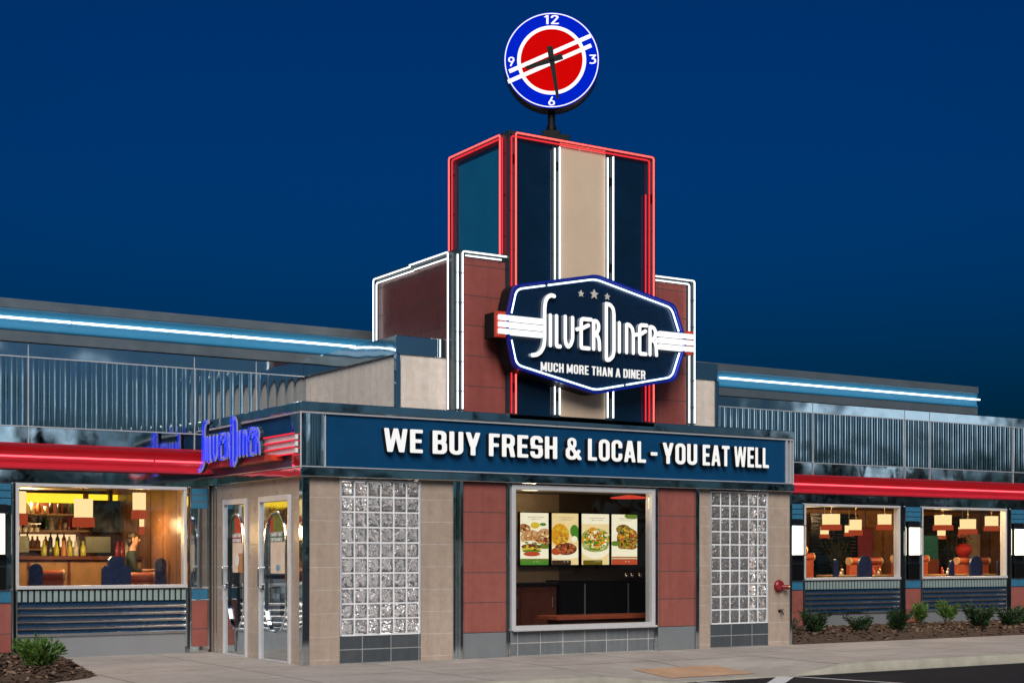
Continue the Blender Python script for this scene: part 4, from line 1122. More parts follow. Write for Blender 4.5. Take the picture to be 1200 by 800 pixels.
def hand(g, ang, tail, ln, w0, w1, y):
    dx, dz = math.sin(ang), math.cos(ang); px, pz = dz, -dx
    vs = []
    for yy in (y, y - .012):
        vs += [(-dx * tail + px * w0, yy, CZ - dz * tail + pz * w0), (-dx * tail - px * w0, yy, CZ - dz * tail - pz * w0), (dx * ln - px * w1, yy, CZ + dz * ln - pz * w1), (dx * ln + px * w1, yy, CZ + dz * ln + pz * w1)]
    g.add(vs, [(0, 1, 2, 3), (7, 6, 5, 4), (0, 4, 5, 1), (1, 5, 6, 2), (2, 6, 7, 3), (3, 7, 4, 0)])
g = MB(); hand(g, R(252), .17, .41, .046, .026, FY - .02); g.build('hour_hand', M['black'], ck, local=True)
g = MB(); hand(g, R(171), .20, .61, .046, .020, FY - .036); g.lathe([(.001, FY - .05), (.035, FY - .05), (.035, FY - .012)], (0, 0, CZ), 'y', 16); g.build('minute_hand', M['black'], ck, local=True)

# ------------------------------------------------------------------ things on the walls
SC = [((-3.22, W), 'white lit wall lamp left of the bar window', ), ((11.99, W), 'white lit wall lamp beside the tan corner pier'), ((15.28, W), 'white lit wall lamp between the two right wing windows'), ((18.59, W), 'white lit wall lamp right of the last window in view')]
def make_sconce():
    r = thing('wall_lamp', '', 'wall lamp', (0, 0, 0), 0, 'white lamps on the chrome pilasters')
    g = MB(); g.box(-.165, .165, -.085, -.076, -.45, .42); g.build('back_plate', M['dark_metal'], r, bevel=.003, local=True)
    g = MB(); prof = [((.135) * math.cos(math.pi * (1 + k / 14)), -.087 + .12 * math.sin(math.pi * (1 + k / 14))) for k in range(15)]
    g.strip(prof, 'z', -.28, .28)
    g.add([(p[0], p[1], .28) for p in prof], [tuple(range(15))]); g.add([(p[0], p[1], -.28) for p in prof], [tuple(range(14, -1, -1))])
    g.build('lamp_shade', M['shade_white'], r, local=True)
    g = MB()
    for z in (-.295, .281): g.box(-.145, .145, -.215, -.088, z, z + .014)
    g.build('cap', M['chrome_flat'], r, bevel=.003, local=True)
    g = MB(); g.box(-.15, .15, -.12, -.0765, -.78, -.46); g.build('black_tile_panel', M['black'], r, bevel=.006, local=True)
    return r
proto = make_sconce()
for i, (p, l) in enumerate(SC):
    o = proto if i == 0 else copy_tree(proto)
    o.location = (p[0], p[1], 1.77); o['label'] = l

fd = thing('fire_connection', 'round red fire department connection on the right tan pier', 'fire connection', (8.50, 0, .96))
g = MB(); g.lathe([(.001, -.001), (.10, -.001), (.105, -.018), (.092, -.042), (.055, -.062), (.001, -.07)], (8.50, 0, .97), 'y', 24); g.build('bell_plate', M['hydrant_red'], fd)
g = MB(); g.tube([(8.53, -.05, .96), (8.60, -.10, .955)], .035, 12); g.tube([(8.60, -.10, .955), (8.62, -.115, .953)], .044, 12)
g.tube([(8.46, -.05, .96), (8.40, -.12, .955)], .04, 12); g.build('hose_outlet', M['hydrant_red'], fd)
g = MB(); g.tube([(8.621, -.116, .953), (8.633, -.126, .952)], .038, 12); g.build('cap', M['brass'], fd)
hb = thing('hose_tap', 'small dark hose tap low on the right tan pier', 'tap', (8.52, 0, .55))
g = MB(); g.tube(fillet([(8.52, .0, .56), (8.52, -.07, .56), (8.52, -.10, .50)], .03), .013, 8); g.lathe([(.001, .0), (.028, .0), (.028, .012), (.001, .012)], (8.52, 0, .56), 'y', 12)
g.build('spout', M['dark_metal'], hb)
g = MB(); g.box(8.485, 8.555, -.075, -.055, .578, .59); g.tube([(8.52, -.065, .56), (8.52, -.065, .585)], .007, 6); g.build('tap_handle', M['dark_metal'], hb)

# ------------------------------------------------------------------ shrubs
def make_shrub(seed, h, w, leaf, nleaf=420, ball=False):
    rnd = random.Random(seed)
    g = MB(); stems = MB()
    tips = []
    ns_ = 16 if not ball else 9
    for k in range(ns_):
        a = rnd.uniform(0, 2 * math.pi); sp = rnd.uniform(.15, 1) * w / 2
        top = Vector((math.cos(a) * sp, math.sin(a) * sp, h * rnd.uniform(.6, 1.0)))
        b = Vector((math.cos(a) * .03, math.sin(a) * .03, -.03)); mid = b.lerp(top, .5) + Vector((0, 0, .08 * h))
        stems.tube([b, mid, top], .006, 5); tips.append((b, mid, top))
    for k in range(nleaf):
        b, mid, top = rnd.choice(tips); t = rnd.uniform(.12 if not ball else .45, 1.08)
        p = b * (1 - t) ** 2 + mid * 2 * t * (1 - t) + top * t * t
        p += Vector((rnd.gauss(0, .035), rnd.gauss(0, .035), rnd.gauss(0, .03)))
        if p.z < .02: p.z = .02 + rnd.random() * .05
        d_ = (Vector((p.x * 3.0 / w, p.y * 3.0 / w, 0)) + Vector((rnd.gauss(0, .7), rnd.gauss(0, .7), rnd.uniform(.3, 1.9)))).normalized(); s_ = d_.cross(Vector((rnd.gauss(0, 1), rnd.gauss(0, 1), rnd.gauss(0, 1)))).normalized()
        L = rnd.uniform(.055, .12); wd = L * rnd.uniform(.13, .24); up = d_.cross(s_) * L * .12
        g.add([p, p + d_ * L * .5 + s_ * wd + up, p + d_ * L, p + d_ * L * .5 - s_ * wd + up, p + d_ * L * .5], [(0, 1, 4), (1, 2, 4), (2, 3, 4), (3, 0, 4)], 0, False)
    r = thing('shrub', '', 'shrub', (0, 0, 0))
    g.build('foliage', M[leaf], r, local=True); stems.build('stem', M['stem'], r, local=True)
    return r
o = make_shrub(3, .34, .58, 'leaf', 1200); o.location = (-3.36, .42, .05)
tag(o, 'bushy bright green shrub in the mulch left of the entrance pavement', 'shrub')
A_ = make_shrub(11, .33, .60, 'leaf_dark', 750); B_ = make_shrub(12, .40, .66, 'leaf_dark', 850); C_ = make_shrub(13, .50, .40, 'leaf', 560, True)
SH = [((9.55, .95), A_, .8, 'small shrub tucked against the tan corner pier'), ((10.75, 1.45), B_, 1.0, 'full green shrub under the left end of the first window'),
      ((11.75, 1.35), A_, .85, 'low dark shrub under the middle of the first window'), ((12.72, 1.35), B_, .98, 'wide dark shrub under the right end of the first window'),
      ((13.66, 1.70), C_, 1.0, 'round topped shrub in front of the red pilaster foot'), ((14.72, 1.9), C_, 1.02, 'round shrub on bare stems under the second window'),
      ((14.95, 1.25), B_, 1.1, 'big spreading dark shrub under the middle of the second window'), ((15.75, 1.20), A_, 1.1, 'spiky shrub near the right end of the second window'),
      ((16.75, 1.60), B_, .95, 'rightmost shrub in view at the edge of the photo')]
used = set()
for i, (p, src, sc_, l) in enumerate(SH):
    o = copy_tree(src) if src.name in used else src
    used.add(src.name); o.location = (p[0], p[1], .07); o.rotation_euler = (0, 0, i * 1.3); o.scale = (sc_ * .9,) * 3
    tag(o, l, 'shrub', 'shrubs in the right mulch bed')

# ------------------------------------------------------------------ inside: takeout counter
SX = [(4.975, 5.535), (5.603, 6.143), (6.213, 6.787), (6.842, 7.392)]
SL = ['lit menu screen showing a burger, first from the left', 'lit menu screen showing steak and orange fries', 'lit menu screen showing a bowl of salad with salmon', 'lit menu screen showing a roasted vegetable bowl, far right']
for k in ('cream', 'white', 'bun', 'meat', 'leaf', 'orange', 'green', 'red', 'brown', 'yellow', 'text', 'olive'):
    c = {'cream': (.90, .66, .30), 'white': (.98, .86, .60), 'bun': (.62, .24, .06), 'meat': (.26, .05, .03), 'leaf': (.20, .30, .03), 'orange': (1, .42, .02), 'green': (.10, .32, .03), 'red': (.72, .10, .03), 'brown': (.07, .03, .012), 'yellow': (1, .68, .05), 'text': (.45, .36, .22), 'olive': (.20, .14, .01)}[k]
    M['s_' + k] = emit('screen_' + k, c, 1.2 if k in ('cream', 'white') else 1.0, .08 if k in ('cream', 'white', 'text') else .4, 10 if k in ('cream', 'white') else 40)
M['s_salad'] = emit('screen_salad', (.75, .70, .28), .95, 0, 34, (.22, .30, .03), 'voronoi')
M['s_fry'] = emit('screen_fries', (1, .55, .03), .95, 0, 40, (.75, .24, .01), 'voronoi')
M['s_veg'] = emit('screen_vegetables', (.55, .38, .05), .95, 0, 30, (.16, .06, .01), 'voronoi')
M['s_bunt'] = emit('screen_bun', (.85, .50, .22), .95, 0, 26, (.55, .22, .07), 'voronoi')
def screen(i):
    a, b = SX[i]; z0, z1 = 1.315, 2.18
    r = thing('menu_screen', SL[i], 'menu screen', ((a + b) / 2, 2.38, z0), 0, 'lit menu screens on the takeout wall')
    g = MB(); g.box(a - .015, b + .015, 2.362, 2.417, z0 - .015, z1 + .015); g.build('screen_case', M['black'], r)
    mats = []; g = MB(); lay = [.0]
    def add(fn, m, bd=None):
        if m not in mats: mats.append(m)
        k = mats.index(m); lay[0] += .0004
        bd = bd or (a, b, z0, z1)
        w = b - a; hh = z1 - z0
        f = lambda X, Y: np.maximum(d_box(X, Y, a, b, z0, z1), fn((X - a) / w, (Y - z0) / hh))
        shape(g, f, (bd[0] - .005, bd[1] + .005, bd[2] - .005, bd[3] + .005), .008 if bd[1] - bd[0] < .2 else .012, lambda u, v, d_: (u, 2.361 - d_, v), lay[0] - .0004, lay[0], k, k)
    el = lambda cx, cy, rx, ry: (lambda X, Y: (np.hypot((X - cx) / rx, (Y - cy) / ry) - 1) * .1)
    bx = lambda x0, x1, y0, y1: (lambda X, Y: d_box(X, Y, x0, x1, y0, y1))
    if i == 0:
        add(bx(-1, 2, -1, 2), M['s_white']); add(bx(-1, 2, -1, .12), M['s_leaf']); add(bx(-1, 2, -1, .07), M['s_green'])
        add(el(.12, .70, .18, .09), M['s_bun']); add(el(.52, .76, .16, .06), M['s_yellow']); add(el(.8, .78, .12, .03), M['s_green'])
        add(el(.86, .52, .3, .18), M['s_bunt']); add(el(.86, .36, .26, .05), M['s_leaf'])
        add(el(.38, .52, .38, .15), M['s_bunt']); add(el(.38, .41, .36, .05), M['s_white']); add(el(.38, .35, .35, .055), M['s_meat']); add(el(.38, .30, .36, .03), M['s_yellow']); add(el(.40, .265, .34, .03), M['s_leaf']); add(el(.40, .21, .30, .045), M['s_red'])
    elif i == 1:
        add(bx(-1, 2, -1, 2), M['s_cream']); add(el(.45, .24, .75, .13), M['s_white']); add(el(.85, .66, .16, .12), M['s_green']); add(el(1.0, .56, .12, .09), M['s_green'])
        add(el(.30, .58, .34, .22), M['s_fry']); add(el(.85, .50, .12, .06), M['s_white']); add(el(.52, .31, .42, .12), M['s_meat']); add(el(.16, .26, .2, .07), M['s_red']); add(el(.60, .36, .26, .04), M['s_brown']); add(bx(-1, .72, -1, .09), M['s_brown']); add(bx(.72, 2, -1, .09), M['s_cream'])
    elif i == 2:
        add(bx(-1, 2, -1, 2), M['s_cream']); add(bx(-1, 2, .80, 2), M['s_white']); add(el(.5, .34, .54, .22), M['s_white']); add(el(.5, .50, .54, .22), M['s_salad']); add(el(.5, .38, .48, .13), M['s_salad'])
        add(el(.40, .68, .14, .06), M['s_orange']); add(el(.70, .44, .20, .10), M['s_orange']); add(el(.18, .50, .18, .08), M['s_orange']); add(el(.80, .60, .14, .05), M['s_leaf']); add(el(.48, .32, .2, .04), M['s_leaf']); add(bx(.05, .75, -1, .09), M['s_olive'])
    else:
        add(bx(-1, 2, -1, 2), M['s_white']); add(el(.8, .97, .3, .06), M['s_leaf']); add(el(.5, .30, .52, .17), M['s_white']); add(el(.12, .55, .22, .13), M['s_white']); add(el(.62, .52, .42, .22), M['s_veg']); add(el(.45, .70, .28, .10), M['s_veg']); add(el(.62, .36, .38, .07), M['s_veg']); add(el(.15, .42, .2, .05), M['s_leaf'])
        add(el(.75, .62, .12, .06), M['s_red']); add(el(.5, .26, .46, .05), M['s_white']); add(bx(-1, 2, -1, .11), M['s_red']); add(bx(-1, 2, .11, .16), M['s_bun']); add(bx(-1, 2, .115, .13), M['s_white'])
    rr_ = random.Random(40 + i)
    pal, reg, cnt = [(('bun', 'meat', 'yellow', 'leaf', 'red', 'bun', 'brown'), ((.38, .42, .36, .16), (.85, .50, .2, .12), (.15, .70, .14, .06)), 60),
                     (('meat', 'brown', 'red', 'orange', 'yellow', 'meat'), ((.52, .31, .38, .08), (.30, .58, .28, .17)), 60),
                     (('leaf', 'yellow', 'orange', 'white', 'green', 'red', 'cream'), ((.5, .50, .46, .17),), 80),
                     (('olive', 'bun', 'red', 'leaf', 'yellow', 'brown', 'orange'), ((.58, .54, .34, .2),), 75)][i]
    for _ in range(int(cnt * 1.8)):
        cx, cy, rx, ry = rr_.choice(reg); an = rr_.uniform(0, 6.283); q_ = math.sqrt(rr_.random())
        u, v = cx + rx * q_ * math.cos(an), cy + ry * q_ * math.sin(an)
        k_ = rr_.choice(pal)
        if i == 1: k_ = rr_.choice(('orange', 'yellow', 'orange', 'bun')) if cy > .5 else rr_.choice(('meat', 'brown', 'red', 'bun'))
        if i == 0: k_ = rr_.choice(('bun', 'bun', 'cream', 'meat')) if v > .46 else k_
        a_, b_ = rr_.uniform(.025, .075), rr_.uniform(.010, .030)
        add(el(u, v, a_, b_), M['s_' + k_], (a + (b - a) * (u - a_ - .03), a + (b - a) * (u + a_ + .03), z0 + (z1 - z0) * (v - b_ - .02), z0 + (z1 - z0) * (v + b_ + .02)))
    for q, (u0, u1, v) in enumerate(((.22, .78, .905), (.30, .70, .865), (.38, .62, .05))):
        n_ = 9
        for k in range(n_):
            t0 = u0 + (u1 - u0) * k / n_; add(bx(t0, t0 + (u1 - u0) / n_ * .62, v, v + .022), M['s_text'] if q < 2 else M['s_white'])
    g.build('screen_picture', mats, r)
for i in range(4): screen(i)
cb = thing('takeout_cabinet', 'dark red brown cabinet and back counter under the menu screens', 'cabinet', (5.2, 2.0, .03))
g = MB(); g.box(3.3, 5.45, 2.0, 2.40, .03, .98); g.build('cabinet_body', M['wood'], cb, bevel=.005)
for a in (3.36, 4.05, 4.74):
    g = MB(); g.box(a, a + .64, 1.975, 1.998, .08, .86); o = g.build('door', M['wood'], cb, bevel=.005)
    g = MB(); g.tube([(a + .60, 1.955, .62), (a + .60, 1.955, .80)], .008, 6); g.build('handle', M['brushed'], o)
g = MB(); g.box(3.28, 5.47, 1.95, 2.41, .982, 1.03); g.build('counter_top', M['dark_metal'], cb, bevel=.005)
bc = thing('drink_cooler', 'black undercounter cooler right of the takeout cabinet', 'cooler', (6.7, 2.0, .03))
g = MB(); g.box(5.50, 7.85, 1.92, 2.40, .03, 1.06); g.build('cooler_body', M['black'], bc, bevel=.008)
g = MB(); g.box(5.95, 5.97, 1.905, 1.918, .1, 1.0); g.box(6.85, 6.87, 1.905, 1.918, .1, 1.0); g.build('door_handle', M['brushed'], bc)
ct = thing('takeout_counter', 'low red wood takeout counter just inside the front window', 'counter', (6.2, .9, .03))
g = MB(); g.box(4.60, 7.85, .72, 1.30, .47, .53); g.build('counter_top', M['wood_red'], ct, bevel=.006)
g = MB(); g.box(4.75, 7.80, .80, 1.22, .03, .468); g.build('counter_base', M['wood'], ct)
for i, x in enumerate((6.98, 7.10, 7.27)):
    g = MB(); g.lathe([(.001, 0), (.032, 0), (.035, .05), (.032, .11), (.001, .11)], (x, 2.12, 1.062), 'z', 12); tag(g.build('steel_cup', M['chrome_flat']), ['leftmost of the three steel cups on the black cooler', 'middle of the three steel cups on the black cooler', 'rightmost of the three steel cups on the black cooler'][i], 'cup', 'steel cups on the cooler')
lp = thing('red_ceiling_lamp', 'flat red lamp shade hanging inside the front window top right', 'lamp', (6.05, .8, 2.36))
g = MB(); g.lathe([(.02, 2.44), (.30, 2.40), (.31, 2.385)], (6.05, .8, 0), 'z', 24); g.build('lamp_shade', M['red_lit'], lp); g = MB(); g.tube([(6.05, .8, 2.44), (6.05, .8, 2.505)], .01, 6); g.build('cord', M['black'], lp)

# ------------------------------------------------------------------ inside: dining rooms
def pendant(x, y, ztop, h, r, label, gname, sub=True):
    t = thing('pendant_lamp', label, 'lamp', (x, y, ztop - h), 0, gname)
    g = MB(); g.lathe([(r, ztop), (r * .98, ztop - h * .68)], (x, y, 0), 'z', 20); g.build('lamp_shade', M['shade_cream'], t)
    g = MB(); g.lathe([(r * 1.16, ztop - h * .66), (r * 1.2, ztop - h), (r * .2, ztop - h + .02)], (x, y, 0), 'z', 20); g.build('shade_band', M['shade_band'], t)
    g = MB(); g.tube([(x, y, ztop - .02), (x, y, 2.62)], .008, 6); g.build('cord', M['brass'], t)
pendant(-1.41, 5.2, 2.36, .44, .145, 'big cream and red pendant lamp in the middle of the bar window', 'pendant lamps in the bar')
pendant(-2.43, 5.2, 2.46, .52, .13, 'cream and red pendant lamp at the left edge of the bar window', 'pendant lamps in the bar')
pendant(-.51, 5.2, 2.48, .42, .105, 'cream and red pendant lamp right of the dark screen', 'pendant lamps in the bar')
pendant(-.10, 6.2, 2.22, .40, .075, 'small narrow pendant lamp toward the right of the bar', 'pendant lamps in the bar')
for (x, y, z, r, l) in ((13.42, 4.8, 2.17, .11, 'cut off pendant lamp at the left edge of the first right window'), (14.44, 4.8, 2.36, .19, 'large pendant lamp upper left in the first right window'), (15.17, 4.8, 2.25, .13, 'smaller pendant lamp in the middle of the first right window'), (16.05, 4.8, 2.38, .15, 'pendant lamp at the right end of the first right window'),
                        (17.92, 4.8, 2.39, .19, 'large pendant lamp on the left of the second right window'), (18.75, 4.8, 2.31, .18, 'pendant lamp in the middle of the second right window'), (19.56, 4.8, 2.39, .15, 'pendant lamp at the right of the second right window')):
    pendant(x, y, z, .34, r, l, 'pendant lamps in the dining room')
lt = 0
def bulb_or_fill(x, y, z, e, c=(1, .62, .28), r=.12):
    l = bpy.data.lights.new('bulb_or_fill_light', 'POINT'); l.energy = e; l.color = c; l.shadow_soft_size = r
    o = bpy.data.objects.new('bulb_or_fill_light', l); col.objects.link(o); o.location = (x, y, z)
for x, y, z, e in ((-1.41, 5.2, 1.85, 50), (-2.43, 5.2, 1.88, 36), (-.51, 5.2, 1.98, 36), (-1.6, 7.8, 2.50, 60), (-.1, 4.3, 2.57, 60), (14.44, 4.8, 1.95, 75), (15.8, 4.3, 2.57, 120), (17.92, 4.8, 1.95, 75), (19.4, 4.3, 2.57, 120), (12.6, 4.3, 2.57, 40), (16.7, 4.3, 2.57, 70), (21, 4.3, 2.57, 50)):
    bulb_or_fill(x, y, z, e, r=.12 if z < 2.2 else .04)  # low ones sit in pendants; high ones are added fill lights without fixtures
bulb_or_fill(4.6, 1.5, 2.35, 22, (1, .72, .42)); bulb_or_fill(.8, .75, 2.3, 50, (1, .96, .93), .08); bulb_or_fill(1.6, .75, .5, 40, (1, .96, .93), .08); bulb_or_fill(8.2, .8, 1.0, 20, (.95, .97, 1)); bulb_or_fill(8.25, 1.2, 2.3, 16, (.95, .97, 1))  # unseen fill lights added to brighten the takeout room and glass blocks

# bar
bar = thing('bar_counter', 'long honey wood bar counter with red brown top behind the left window', 'bar', (-1.2, 6.3, .05))
g = MB(); g.box(-4.5, .9, 6.3, 6.8, .05, 1.40); g.build('bar_front', M['wood_tan'], bar, bevel=.005)
g = MB(); g.box(-4.55, .95, 6.2, 6.85, 1.401, 1.46); g.build('bar_top', M['wood'], bar, bevel=.008)
g = MB()
for x in (-2.0, -1.35, -.7, -.05, .5): g.box(x, x + .04, 6.27, 6.299, .1, 1.39)
g.build('batten', M['wood'], bar)
bb = thing('back_bar', 'back bar shelving with yellow lit header behind the bar counter', 'shelf', (-1.4, 7.9, .05))
g = MB(); g.box(-4.4, -.42, 8.0, 8.1, .05, 2.56); g.build('back_panel', M['wood'], bb)
for z in (1.56, 1.88, 2.16):
    g = MB(); g.box(-4.4, -.6, 7.62, 7.99, z, z + .035); g.build('shelf', M['wood_tan'], bb, bevel=.003)
g = MB(); g.box(-4.0, -.72, 7.55, 7.60, 2.38, 2.54); g.box(-.62, .18, 7.55, 7.60, 2.44, 2.54); g.build('lit_header', M['yellow_lit'], bb)
g = MB(); g.box(-2.6, -.75, 7.93, 7.98, 1.62, 1.84); g.build('lit_backing', M['cream_lit'], bb)
def make_bottle(kind, m):
    p = {'tall': [(.001, 0), (.036, 0), (.037, .02), (.037, .17), (.014, .215), (.013, .28), (.001, .28)], 'squat': [(.001, 0), (.05, 0), (.052, .02), (.052, .12), (.018, .16), (.017, .21), (.001, .21)], 'glass': [(.001, 0), (.03, 0), (.04, .13), (.036, .13), (.001, .02)]}[kind]
    g = MB(); g.lathe(p, (0, 0, 0), 'z', 12); return g.build('bottle', M[m], None, local=True)
prot = [make_bottle(k, m) for k, m in (('tall', 'bottle_a'), ('squat', 'bottle_c'), ('tall', 'bottle_b'), ('squat', 'bottle_a'), ('tall', 'bottle_d'), ('glass', 'bottle_c'), ('tall', 'bottle_e'))]
usedb = set(); rb = random.Random(5)
words = {0: 'tall amber bottle', 1: 'squat clear bottle', 2: 'tall green bottle', 3: 'squat amber bottle', 4: 'tall dark bottle', 5: 'clear drinking glass', 6: 'tall red bottle'}
for row, (z, nm) in enumerate(((1.596, 'lowest'), (1.916, 'middle'), (2.196, 'top'))):
    nb = 0
    for x in np.arange(-2.72, -.70, .108):
        k = rb.choice([0, 1, 2, 3, 4, 5, 6, 1, 3]); 
        o = prot[k] if k not in usedb else prot[k].copy()
        if k in usedb: col.objects.link(o)
        usedb.add(k); o.location = (x + rb.uniform(-.02, .02), 7.80 + rb.uniform(-.06, .04), z)
        tag(o, words[k] + ' standing on the ' + nm + ' back bar shelf', 'glass' if k == 5 else 'bottle', words[k] + 's on the ' + nm + ' back bar shelf')
        nb += 1
tv = thing('wall_screen', 'large dark blue wall screen behind the bar', 'screen', (-.25, 7.5, 1.9))
g = MB(); g.box(-.62, .08, 7.42, 7.50, 1.86, 2.43); g.build('screen_case', M['black'], tv, bevel=.006)
g = MB(); g.box(-.60, .06, 7.412, 7.419, 1.88, 2.41); g.build('screen_glass', M['screen_dark'], tv); g = MB(); g.box(-.3, -.24, 7.45, 7.55, 2.431, 2.62); g.build('bracket', M['dark_metal'], tv)
rl = thing('lit_sign_box', 'cream and red lit box high at the right of the bar', 'light box', (.55, 7.0, 2.3))
g = MB(); g.box(.10, 1.0, 6.9, 7.0, 2.46, 2.56); g.build('cream_strip', M['cream_lit'], rl); g = MB(); g.box(.40, 1.0, 6.88, 6.99, 2.24, 2.42); g.build('red_panel', M['red_lit'], rl)
cl_ = thing('wood_column', 'brown wood column with a tall lit strip right of the bar', 'column', (.25, 6.0, .05))
g = MB(); g.box(.06, .36, 5.95, 6.25, .05, 2.62); g.build('column_shaft', M['wood'], cl_, bevel=.005); g = MB(); g.box(.10, .20, 5.93, 5.949, 1.62, 2.12); g.build('lit_strip', M['cream_lit'], cl_)
cp = thing('wood_panelling', 'red brown wood partition panel at the right of the bar', 'partition', (1.2, 7.4, .05))
g = MB(); g.box(.45, 2.2, 7.3, 7.4, .05, 2.4); g.build('panel', M['wood'], cp, bevel=.004)
g = MB(); [g.box(.5 + .28 * k, .52 + .28 * k, 7.28, 7.299, .1, 2.35) for k in range(6)]; g.build('batten', M['wood_tan'], cp)

def booth_end(x, y, w, h, label, grp, stepped=True):
    t = thing('booth_divider', label, 'booth end', (x, y, .05), 0, grp)
    if stepped:
        pts = [(-w, 0), (w, 0), (w, h * .86), (w * .86, h * .90), (w * .55, h * .90), (w * .52, h * .97), (w * .34, h), (-w * .34, h), (-w * .52, h * .97), (-w * .55, h * .90), (-w * .86, h * .90), (-w, h * .86)]
    else:
        pts = [(-w, 0), (w, 0)] + [(w * math.cos(math.pi * k / 12), h - w + w * math.sin(math.pi * k / 12)) for k in range(13)]
    g = MB(); g.prism([(x + p[0], .05 + p[1]) for p in pts], 'y', y, y + .05); g.build('end_panel', M['navy_back'], t, bevel=.008)
def booth_seat(x0, x1, y, h, label, grp):
    t = thing('dining_booth', label, 'booth', ((x0 + x1) / 2, y, .05), 0, grp)
    g = MB(); g.box(x0, x1, y, y + .5, .05, .46); g.build('seat', M['leather_red'], t, bevel=.03)
    g = MB(); g.box(x0, x1, y + .5, y + .62, .05, h - .16); g.build('backrest', M['leather_red'], t, bevel=.02)
    g = MB(); g.tube([(x0 + .02, y + .54, h - .10), (x1 - .02, y + .54, h - .10)], .085, 14); g.build('back_roll', M['leather_red'], t)
    g = MB(); g.tube([(x0 + .0, y + .54, h - .10), (x0 + .035, y + .54, h - .10)], .092, 14); g.tube([(x1 - .035, y + .54, h - .10), (x1, y + .54, h - .10)], .092, 14); g.build('piping', M['leather_cream'], t)
gb = 'booth ends behind the bar window'; gs_ = 'red booths behind the bar window'
booth_end(-1.21, 4.15, .225, 1.40, 'stepped navy booth end in the middle of the bar window', gb)
booth_end(-2.42, 4.15, .10, 1.30, 'narrow navy post at the left of the bar window', gb, False)
booth_end(-.25, 4.9, .09, 1.38, 'dark narrow post at the right of the bar window', gb, False)
booth_seat(-2.30, -1.75, 4.55, 1.26, 'small red booth back left of the stepped navy end', gs_)
booth_seat(-.85, -.30, 4.55, 1.22, 'red booth back right of the stepped navy end', gs_)
booth_seat(-.05, .6, 4.95, 1.34, 'red booth back at the right edge of the bar window', gs_)
booth_seat(-3.4, -2.6, 4.3, 1.22, 'red booth back at the left edge of the bar window', gs_)
gb = 'booth ends behind the right windows'; gs_ = 'red booths behind the right windows'
booth_end(14.95, 4.3, .20, 1.42, 'round topped navy booth end in the first right window', gb, False)
booth_end(14.10, 4.3, .06, 1.35, 'thin navy post on the left in the first right window', gb, False)
booth_end(15.95, 4.3, .08, 1.32, 'thin navy post on the right in the first right window', gb, False)
booth_end(18.45, 4.3, .20, 1.42, 'round topped navy booth end in the second right window', gb, False)
booth_end(17.65, 4.3, .07, 1.32, 'thin navy post on the left in the second right window', gb, False)
booth_end(19.25, 4.3, .07, 1.32, 'thin navy post on the right in the second right window', gb, False)
booth_seat(13.2, 14.3, 4.9, 1.70, 'tall orange red booth at the left of the first right window', gs_)
booth_seat(14.5, 15.2, 5.6, 1.55, 'orange red booth back in the middle of the first right window', gs_)
booth_seat(15.6, 16.6, 4.9, 1.45, 'orange red booth at the right of the first right window', gs_)
booth_seat(17.0, 17.9, 4.9, 1.50, 'orange red booth at the left of the second right window', gs_)
booth_seat(18.1, 18.9, 5.6, 1.50, 'orange red booth behind the middle of the second right window', gs_)
booth_seat(19.1, 20.2, 4.9, 1.45, 'orange red booth at the right of the second right window', gs_)
um = thing('red_paper_lantern', 'round red lantern in the second right window', 'lantern', (20.0, 5.9, 1.5))
g = MB(); g.lathe([(.001, -.17), (.10, -.16), (.17, -.06), (.19, .01), (.165, .10), (.09, .16), (.001, .17)], (19.9, 5.9, 1.60), 'z', 24); g.build('lantern_shade', M['p_red'], um); g = MB(); g.tube([(19.9, 5.9, 1.85), (19.9, 5.9, 2.62)], .006, 6); g.build('cord', M['black'], um)
gp = thing('green_screen_panel', 'teal glass panel inside the second right window', 'panel', (19.2, 6.2, .05))
g = MB(); g.box(18.6, 19.35, 6.2, 6.25, 1.40, 1.95); g.build('glass_sheet', M['green_panel'], gp); g = MB(); g.box(18.58, 19.37, 6.19, 6.26, .05, 1.399); g.build('panel_base', M['wood'], gp)
for x0, x1, l in ((17.3, 18.9, 'dark blue window blind deep in the first right room'), (21.3, 22.9, 'dark blue window blind deep in the second right room')):
    t = thing('window_blind', l, 'blind', ((x0 + x1) / 2, 8.4, 1.0)); g = MB()
    for k in range(18): g.box(x0, x1, 8.38, 8.42, 1.0 + k * .085, 1.07 + k * .085)
    g.build('slats', M['navy_panel'], t)
def indoor_plant(x, y, s, label):
    r = make_shrub(int(x * 10), .9 * s, .8 * s, 'plant', 260); r.name = 'potted_plant'; r.location = (x, y, 1.0); tag(r, label, 'plant')
    g = MB(); g.lathe([(.001, -.95), (.16, -.95), (.2, -.2), (.22, 0), (.19, 0), (.17, -.05), (.001, -.05)], (0, 0, 0), 'z', 18); g.build('pot', M['wood'], r, local=True)
indoor_plant(17.2, 7.4, 1.1, 'dark leafy plant behind the first right window'); indoor_plant(21.2, 7.4, 1.35, 'dark leafy plant behind the second right window')
for x0, x1, l in ((13.2, 15.4, 'bright cream light panel on the ceiling of the first right room'),):
    t = thing('ceiling_light', l, 'ceiling light', (14.3, 5.8, 2.55)); g = MB(); g.box(x0, x1, 5.6, 6.6, 2.57, 2.61); g.build('diffuser', M['cream_lit'], t); g = MB(); g.box(x0 - .03, x1 + .03, 5.57, 6.63, 2.612, 2.62); g.build('frame', M['brushed'], t)

